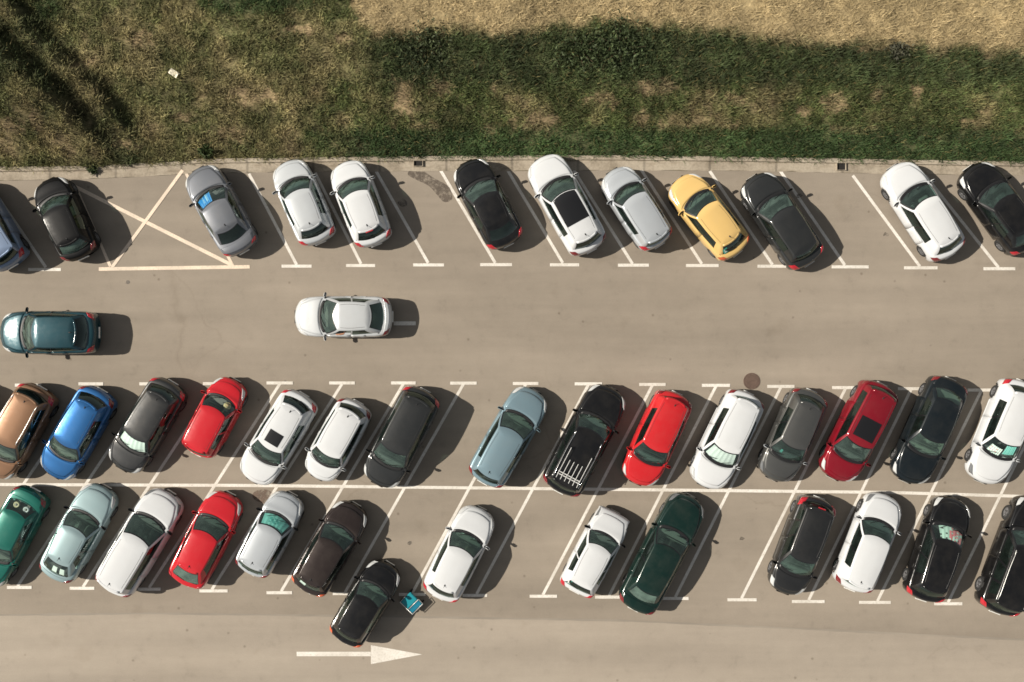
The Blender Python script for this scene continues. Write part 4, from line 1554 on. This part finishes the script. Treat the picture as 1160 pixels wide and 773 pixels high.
def zones(x, y):
    """straw, soil, dark-green, dryness weights at ground points"""
    X, Y = to_px(x, y)
    n1 = fbm(x * .8, y * .8, 31)
    n2 = fbm(x * 2.2, y * 2.2, 37)
    edge = np.interp(X, STX, STY) + (n2 - .5) * 22 + (n1 - .5) * 12
    straw = sstep(7, -9, Y - edge)
    soil = np.zeros(X.shape)
    n3 = fbm(x * 6, y * 6, 91, 3)
    wob = (n2 - .5) * 2.0 + (n3 - .5) * 2.2
    for a, b, rx_, ry_ in SOIL:
        r = np.hypot((X - a) / rx_, (Y - b) / ry_) + wob
        soil = np.maximum(soil, sstep(1.25, .55, r))
    soil = np.maximum(soil, .6 * sstep(.66, .74, n1) * sstep(95, 110, Y))
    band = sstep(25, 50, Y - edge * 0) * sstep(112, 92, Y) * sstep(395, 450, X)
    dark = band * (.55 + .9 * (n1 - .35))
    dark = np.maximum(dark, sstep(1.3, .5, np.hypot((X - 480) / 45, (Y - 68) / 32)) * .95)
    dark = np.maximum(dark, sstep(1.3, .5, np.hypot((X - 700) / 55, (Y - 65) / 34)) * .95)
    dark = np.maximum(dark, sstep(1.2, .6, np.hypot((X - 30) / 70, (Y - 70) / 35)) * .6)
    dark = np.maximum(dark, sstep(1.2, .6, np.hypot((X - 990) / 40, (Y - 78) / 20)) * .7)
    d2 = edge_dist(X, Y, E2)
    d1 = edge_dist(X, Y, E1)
    dark = np.maximum(dark, sstep(-6, 2, d2) * sstep(26, 12, d2) * .75)  # dark weeds below the bank; their colour also deepens its shadow band
    dark = np.maximum(dark, sstep(-3, 2, d1) * sstep(14, 6, d1) * .5)  # same for the other edge: dark weeds plus shade put into the colour
    lush = sstep(138, 156, Y) * sstep(300, 400, X) * .9
    lush = np.maximum(lush, sstep(1.2, .5, np.hypot((X - 290) / 70, (Y - 8) / 16)) * .8)
    lush = np.maximum(lush, sstep(1.2, .5, np.hypot((X - 62) / 20, (Y - 15) / 18)) * .6)
    dry = np.clip(.06 + .60 * sstep(.40, .64, n1) + .9 * (n2 - .5) + .5 * (n3 - .5), 0, 1)
    left = sstep(430, 330, X)
    dry = np.clip(dry - .16 * (1 - left) + .24 * left + .45 * sstep(4, -4, d1 + 8) * sstep(2, 14, d2) * sstep(190, 150, Y) - .75 * lush - .45 * dark * (1 - .2 * left), 0, 1)
    return straw, soil * (1 - .8 * lush), np.clip(dark, 0, 1), dry, lush


def lerp(a, b, t):
    return a * (1 - t[:, None]) + b * t[:, None]


GREEN_A = np.array((.068, .086, .029))
GREEN_L = np.array((.038, .066, .023))
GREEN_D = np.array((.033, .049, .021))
OLIVE = np.array((.225, .192, .092))
STRAW_C = np.array((.40, .312, .17))
SOIL_C = np.array((.27, .20, .115))


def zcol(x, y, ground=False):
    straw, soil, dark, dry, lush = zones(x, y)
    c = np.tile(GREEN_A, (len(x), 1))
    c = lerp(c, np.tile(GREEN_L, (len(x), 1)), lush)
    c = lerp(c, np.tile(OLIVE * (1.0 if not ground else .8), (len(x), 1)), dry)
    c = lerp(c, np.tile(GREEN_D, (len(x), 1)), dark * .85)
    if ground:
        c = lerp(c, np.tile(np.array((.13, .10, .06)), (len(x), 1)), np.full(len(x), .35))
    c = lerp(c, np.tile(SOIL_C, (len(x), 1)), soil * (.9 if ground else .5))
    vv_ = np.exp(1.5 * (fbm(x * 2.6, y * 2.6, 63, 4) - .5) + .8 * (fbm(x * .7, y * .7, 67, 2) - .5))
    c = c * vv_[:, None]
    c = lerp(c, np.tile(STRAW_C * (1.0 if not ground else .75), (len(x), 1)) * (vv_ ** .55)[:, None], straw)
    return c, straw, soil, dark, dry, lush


def attr_mat(name, rough=.85, trans=0.0):
    m, nt, b = new_mat(name)
    at = N(nt, 'ShaderNodeAttribute', attribute_name='Col')
    if trans == 0:
        f = noise(nt, 6, 5, .7)
        c = mix(nt, .9, at.outputs['Color'], ramp(nt, f, [(.28, (.62,) * 3), (.72, (1.35,) * 3)]), 'MULTIPLY')
        nt.links.new(c, b.inputs['Base Color'])
        bump(nt, b, f, .6, .06)
    else:
        nt.links.new(at.outputs['Color'], b.inputs['Base Color'])
    b.inputs['Roughness'].default_value = rough
    b.inputs['Specular IOR Level'].default_value = .2
    return m


def fast_mesh(name, verts, faces_n, mat, colors=None, loops=None):
    me = bpy.data.meshes.new(name)
    nv = len(verts)
    nfc = len(loops) // faces_n
    me.vertices.add(nv)
    me.vertices.foreach_set('co', np.asarray(verts, np.float32).ravel())
    me.loops.add(len(loops))
    me.loops.foreach_set('vertex_index', np.asarray(loops, np.int32))
    me.polygons.add(nfc)
    me.polygons.foreach_set('loop_start', np.arange(0, len(loops), faces_n, dtype=np.int32))
    if colors is not None:
        a = me.attributes.new('Col', 'FLOAT_COLOR', 'POINT')
        a.data.foreach_set('color', np.concatenate([colors, np.ones((nv, 1))], 1).astype(np.float32).ravel())
    me.materials.append(mat)
    me.update(calc_edges=True)
    me.validate()
    return link(bpy.data.objects.new(name, me))


# terrain sheet (fine where it is looked at)
gx = np.concatenate([np.linspace(-90, -26, 40), np.arange(-25.9, 26, .13), np.linspace(26.1, 90, 40)])
gs = np.concatenate([np.arange(0, 8.6, .11), np.linspace(8.7, 60, 60)])
ktm = (386.5 - np.interp(gx / M + 580, KX, KT)) * M
XX = np.repeat(gx[:, None], len(gs), 1)
YY = ktm[:, None] + gs[None, :] + .05
ZZ = height(XX.ravel(), YY.ravel())
ZZ = np.maximum(ZZ, .0)
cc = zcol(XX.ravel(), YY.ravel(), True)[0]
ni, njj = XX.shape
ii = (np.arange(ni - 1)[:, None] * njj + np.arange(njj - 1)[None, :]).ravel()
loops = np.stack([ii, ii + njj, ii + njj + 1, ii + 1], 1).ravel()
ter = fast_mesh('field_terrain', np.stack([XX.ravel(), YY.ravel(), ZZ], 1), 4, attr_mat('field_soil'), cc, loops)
ter.data.polygons.foreach_set('use_smooth', [True] * len(ter.data.polygons))
tag(ter, kind='structure')


def blades(name, n, sel, lens, wid, lean, cvar, seed, spill=.12):
    r = np.random.default_rng(seed)
    x = r.uniform(-25.5, 25.5, n)
    kt_ = (386.5 - np.interp(x / M + 580, KX, KT)) * M
    y = kt_ - spill * r.random(n) ** 2 * (.5 + 1.6 * vnoise(x * 1.3, x * 0 + 3.5, 71)) + .02 + r.random(n) ** 1.06 * 8.9
    c, straw, soil, dark, dry, lush = zcol(x, y)
    p = sel(straw, soil, dark, dry, lush)
    clump = fbm(x * 3.5, y * 3.5, 55, 3)
    keep = r.random(n) < p * (.35 + 1.3 * sstep(.3, .65, clump))
    x, y, c, dark, straw, dry, lush, clump = x[keep], y[keep], c[keep], dark[keep], straw[keep], dry[keep], lush[keep], clump[keep]
    m_ = len(x)
    z = np.maximum(height(x, y), 0) - .01
    ang = r.uniform(0, 2 * PI, m_) + 2.5 * fbm(x * 1.1, y * 1.1, 77, 2)
    ln = r.uniform(lens[0], lens[1], m_) * (.40 + 1.5 * clump ** 1.5) * (1 + .4 * dark)
    le = np.clip(r.normal(lean, .22, m_), .05, 1.35)
    hx, hy, hz = np.sin(le) * np.cos(ang), np.sin(le) * np.sin(ang), np.cos(le)
    wx, wy = -np.sin(ang), np.cos(ang)
    w_ = wid * r.uniform(.7, 1.4, m_)
    b0 = np.stack([x - wx * w_, y - wy * w_, z], 1)
    b1 = np.stack([x + wx * w_, y + wy * w_, z], 1)
    mx_ = np.stack([x + hx * ln * .55, y + hy * ln * .55, z + hz * ln * .65], 1)
    m0 = mx_ - np.stack([wx, wy, 0 * wx], 1) * (w_ * .75)[:, None]
    m1 = mx_ + np.stack([wx, wy, 0 * wx], 1) * (w_ * .75)[:, None]
    tp = np.stack([x + hx * ln * 1.1, y + hy * ln * 1.1, z + hz * ln], 1)
    V = np.stack([b0, b1, m1, m0, tp], 1).reshape(-1, 3)
    o = np.arange(m_) * 5
    tri = np.stack([o, o + 1, o + 2, o, o + 2, o + 3, o + 3, o + 2, o + 4], 1).ravel()
    br_ = np.exp(r.normal(0, cvar, m_))
    yel = r.random(m_) < .05
    cc_ = c * br_[:, None]
    cc_[yel] = cc_[yel] * .4 + np.array((.22, .17, .07)) * .6
    C = np.repeat(cc_, 5, 0)
    ob = fast_mesh(name, V, 3, attr_mat(name + '_blades', .7, 1), C, tri)
    return tag(ob, kind='stuff')


g = blades('grass', 330000, lambda st_, so, da, dr, lu: (1 - st_) * (1 - .62 * so) * np.clip(1.05 - .25 * dr, 0, 1), (.10, .34), .012, .75, .24, 101)
tag(g, 'uneven green and olive grass on the bank above the kerb', 'grass')
g = blades('dry_grass', 230000, lambda st_, so, da, dr, lu: np.clip(st_ * .95 + .05 * dr * (1 - so), 0, 1), (.10, .32), .009, 1.0, .17, 202)
tag(g, 'flattened pale straw in the dry field beyond the bank', 'dry grass')


# weeds and shrubs one can tell apart
def shrub(pxy, r0, h0, label, seed, col=(.030, .050, .018), n=900, cat='shrub', group=None):
    r = np.random.default_rng(seed)
    x0, y0 = px(*pxy)
    z0 = float(np.maximum(height(np.array([x0]), np.array([y0])), 0)[0])
    e = empty('shrub', (x0, y0, z0), 0, label, cat, group)
    st_ = MB()
    tips = []
    for k in range(9):
        a = 2 * PI * k / 9 + r.uniform(-.3, .3)
        rr = r0 * r.uniform(.4, .9)
        p = [(0, 0, -.05), (rr * .45 * math.cos(a), rr * .45 * math.sin(a), h0 * .45), (rr * math.cos(a), rr * math.sin(a), h0 * r.uniform(.55, .95))]
        st_.tube(p, .012, 4)
        tips += [p[1], p[2]]
    st_.obj('stem', simple('shrub_stem', (.09, .065, .035), .9), e)
    tips = np.array(tips)
    c = tips[r.integers(0, len(tips), n)] + r.normal(0, r0 * .26, (n, 3)) * np.array((1, 1, .6))
    c[:, 2] = np.clip(c[:, 2], .03, h0 * 1.15)
    d = r.normal(0, 1, (n, 3))
    d[:, 2] += .5
    d /= np.linalg.norm(d, axis=1)[:, None]
    u = np.cross(d, r.normal(0, 1, (n, 3)))
    u /= np.linalg.norm(u, axis=1)[:, None]
    w_ = np.cross(d, u)
    ln = r.uniform(.05, .11, n)[:, None]
    V = np.stack([c - u * ln, c + w_ * ln * .4, c + u * ln, c - w_ * ln * .4], 1).reshape(-1, 3)
    C = np.repeat(np.array(col)[None, :] * np.exp(r.normal(0, .35, n))[:, None], 4, 0)
    me = fast_mesh('foliage', V, 4, attr_mat('shrub_leaf', .6, 1), C, np.arange(4 * n))
    me.parent = e
    return e


shrub((700, 60), 1.3, .42, 'broad dark weed clump at the straw field edge above the yellow car', 1, (.042, .058, .024), n=1200)
shrub((655, 62), 1.0, .5, 'lower dark weed clump left of the broad one at the straw edge', 2, (.042, .058, .024), n=900)
shrub((488, 56), 1.2, .38, 'dark tangled weed clump at the straw field corner', 3, (.046, .058, .026), n=850)
shrub((236, 173), .30, .3, 'small green bush on the kerb above the grey saloon', 4, (.045, .065, .022), n=420)
shrub((106, 193), .20, .22, 'little weed growing from kerb end beside the black hatchback', 5, (.035, .05, .02), n=220)
shrub((1008, 66), .5, .25, 'greyish weed tuft at the straw edge above the right white hatchback', 6, (.06, .06, .04), n=380)
# pale litter
m = simple('litter_card', (.72, .66, .52), .8)
x, y = px(198, 84, .6)
zt = float(height(np.array([x]), np.array([y]))[0]) + .12
vv, ff = [], []
for i in range(5):
    for j in range(4):
        vv.append(((i - 2) * .11, (j - 1.5) * .085, .03 * math.sin(i * 1.7 + j) + .02 * ((i * j) % 3)))
for i in range(4):
    for j in range(3):
        a = i * 4 + j
        ff.append((a, a + 4, a + 5, a + 1))
vv2 = vv + [(a, b_, c_ - .01) for a, b_, c_ in vv]
ff2 = ff + [tuple(reversed([q + 20 for q in t])) for t in ff]
lo = mesh_obj('cardboard_scrap', vv2, ff2, m, smooth=False)
lo.location = (x, y, zt)
lo.rotation_euler = (0, 0, -.6)
tag(lo, 'crumpled pale cardboard scrap lying in the grass at upper left', 'litter')

# ------------------------------------------------------------------ light, camera, view
SUN_EL, SHADOW_DIR = math.radians(38.5), math.radians(-4)     # direction in which shadows fall
sd = bpy.data.lights.new('sun', 'SUN')
sd.energy = 4.85
sd.angle = math.radians(.5)
sd.color = (1.0, .925, .81)
so = link(bpy.data.objects.new('sun', sd))
dirv = Vector((math.cos(SHADOW_DIR) * math.cos(SUN_EL), math.sin(SHADOW_DIR) * math.cos(SUN_EL), -math.sin(SUN_EL)))
so.rotation_euler = dirv.to_track_quat('-Z', 'Y').to_euler()
so.location = (-30, 0, 40)
wd = bpy.data.worlds.new('World')
scene.world = wd
wd.use_nodes = True
nt = wd.node_tree
sky = nt.nodes.new('ShaderNodeTexSky')
sky.sky_type = 'NISHITA'
sky.sun_disc = False
sky.sun_elevation = SUN_EL
to_sun = -dirv
sky.sun_rotation = math.atan2(to_sun.x, to_sun.y)
sky.dust_density = .8
hs = nt.nodes.new('ShaderNodeHueSaturation')
hs.inputs['Saturation'].default_value = .40
nt.links.new(sky.outputs[0], hs.inputs['Color'])
nt.links.new(mix(nt, 1.0, hs.outputs[0], (1.05, 1.0, .90), 'MULTIPLY'), nt.nodes['Background'].inputs[0])
nt.nodes['Background'].inputs[1].default_value = .060

cd = bpy.data.cameras.new('camera')
cd.sensor_width = 36
cd.lens = 36 * CAM_H / (1160 * M)
cd.clip_end = 2000
co = link(bpy.data.objects.new('camera', cd))
co.location = (0, 0, CAM_H)
co.rotation_euler = (0, 0, 0)
scene.camera = co
vs = scene.view_settings
vs.view_transform = 'Standard'
vs.look = 'None'
vs.gamma = 1
vs.exposure = .45
vs.use_curve_mapping = False
scene.cycles.use_denoising = True
scene.cycles.max_bounces = 8
scene.cycles.transparent_max_bounces = 12
scene.cycles.filter_width = 1.6
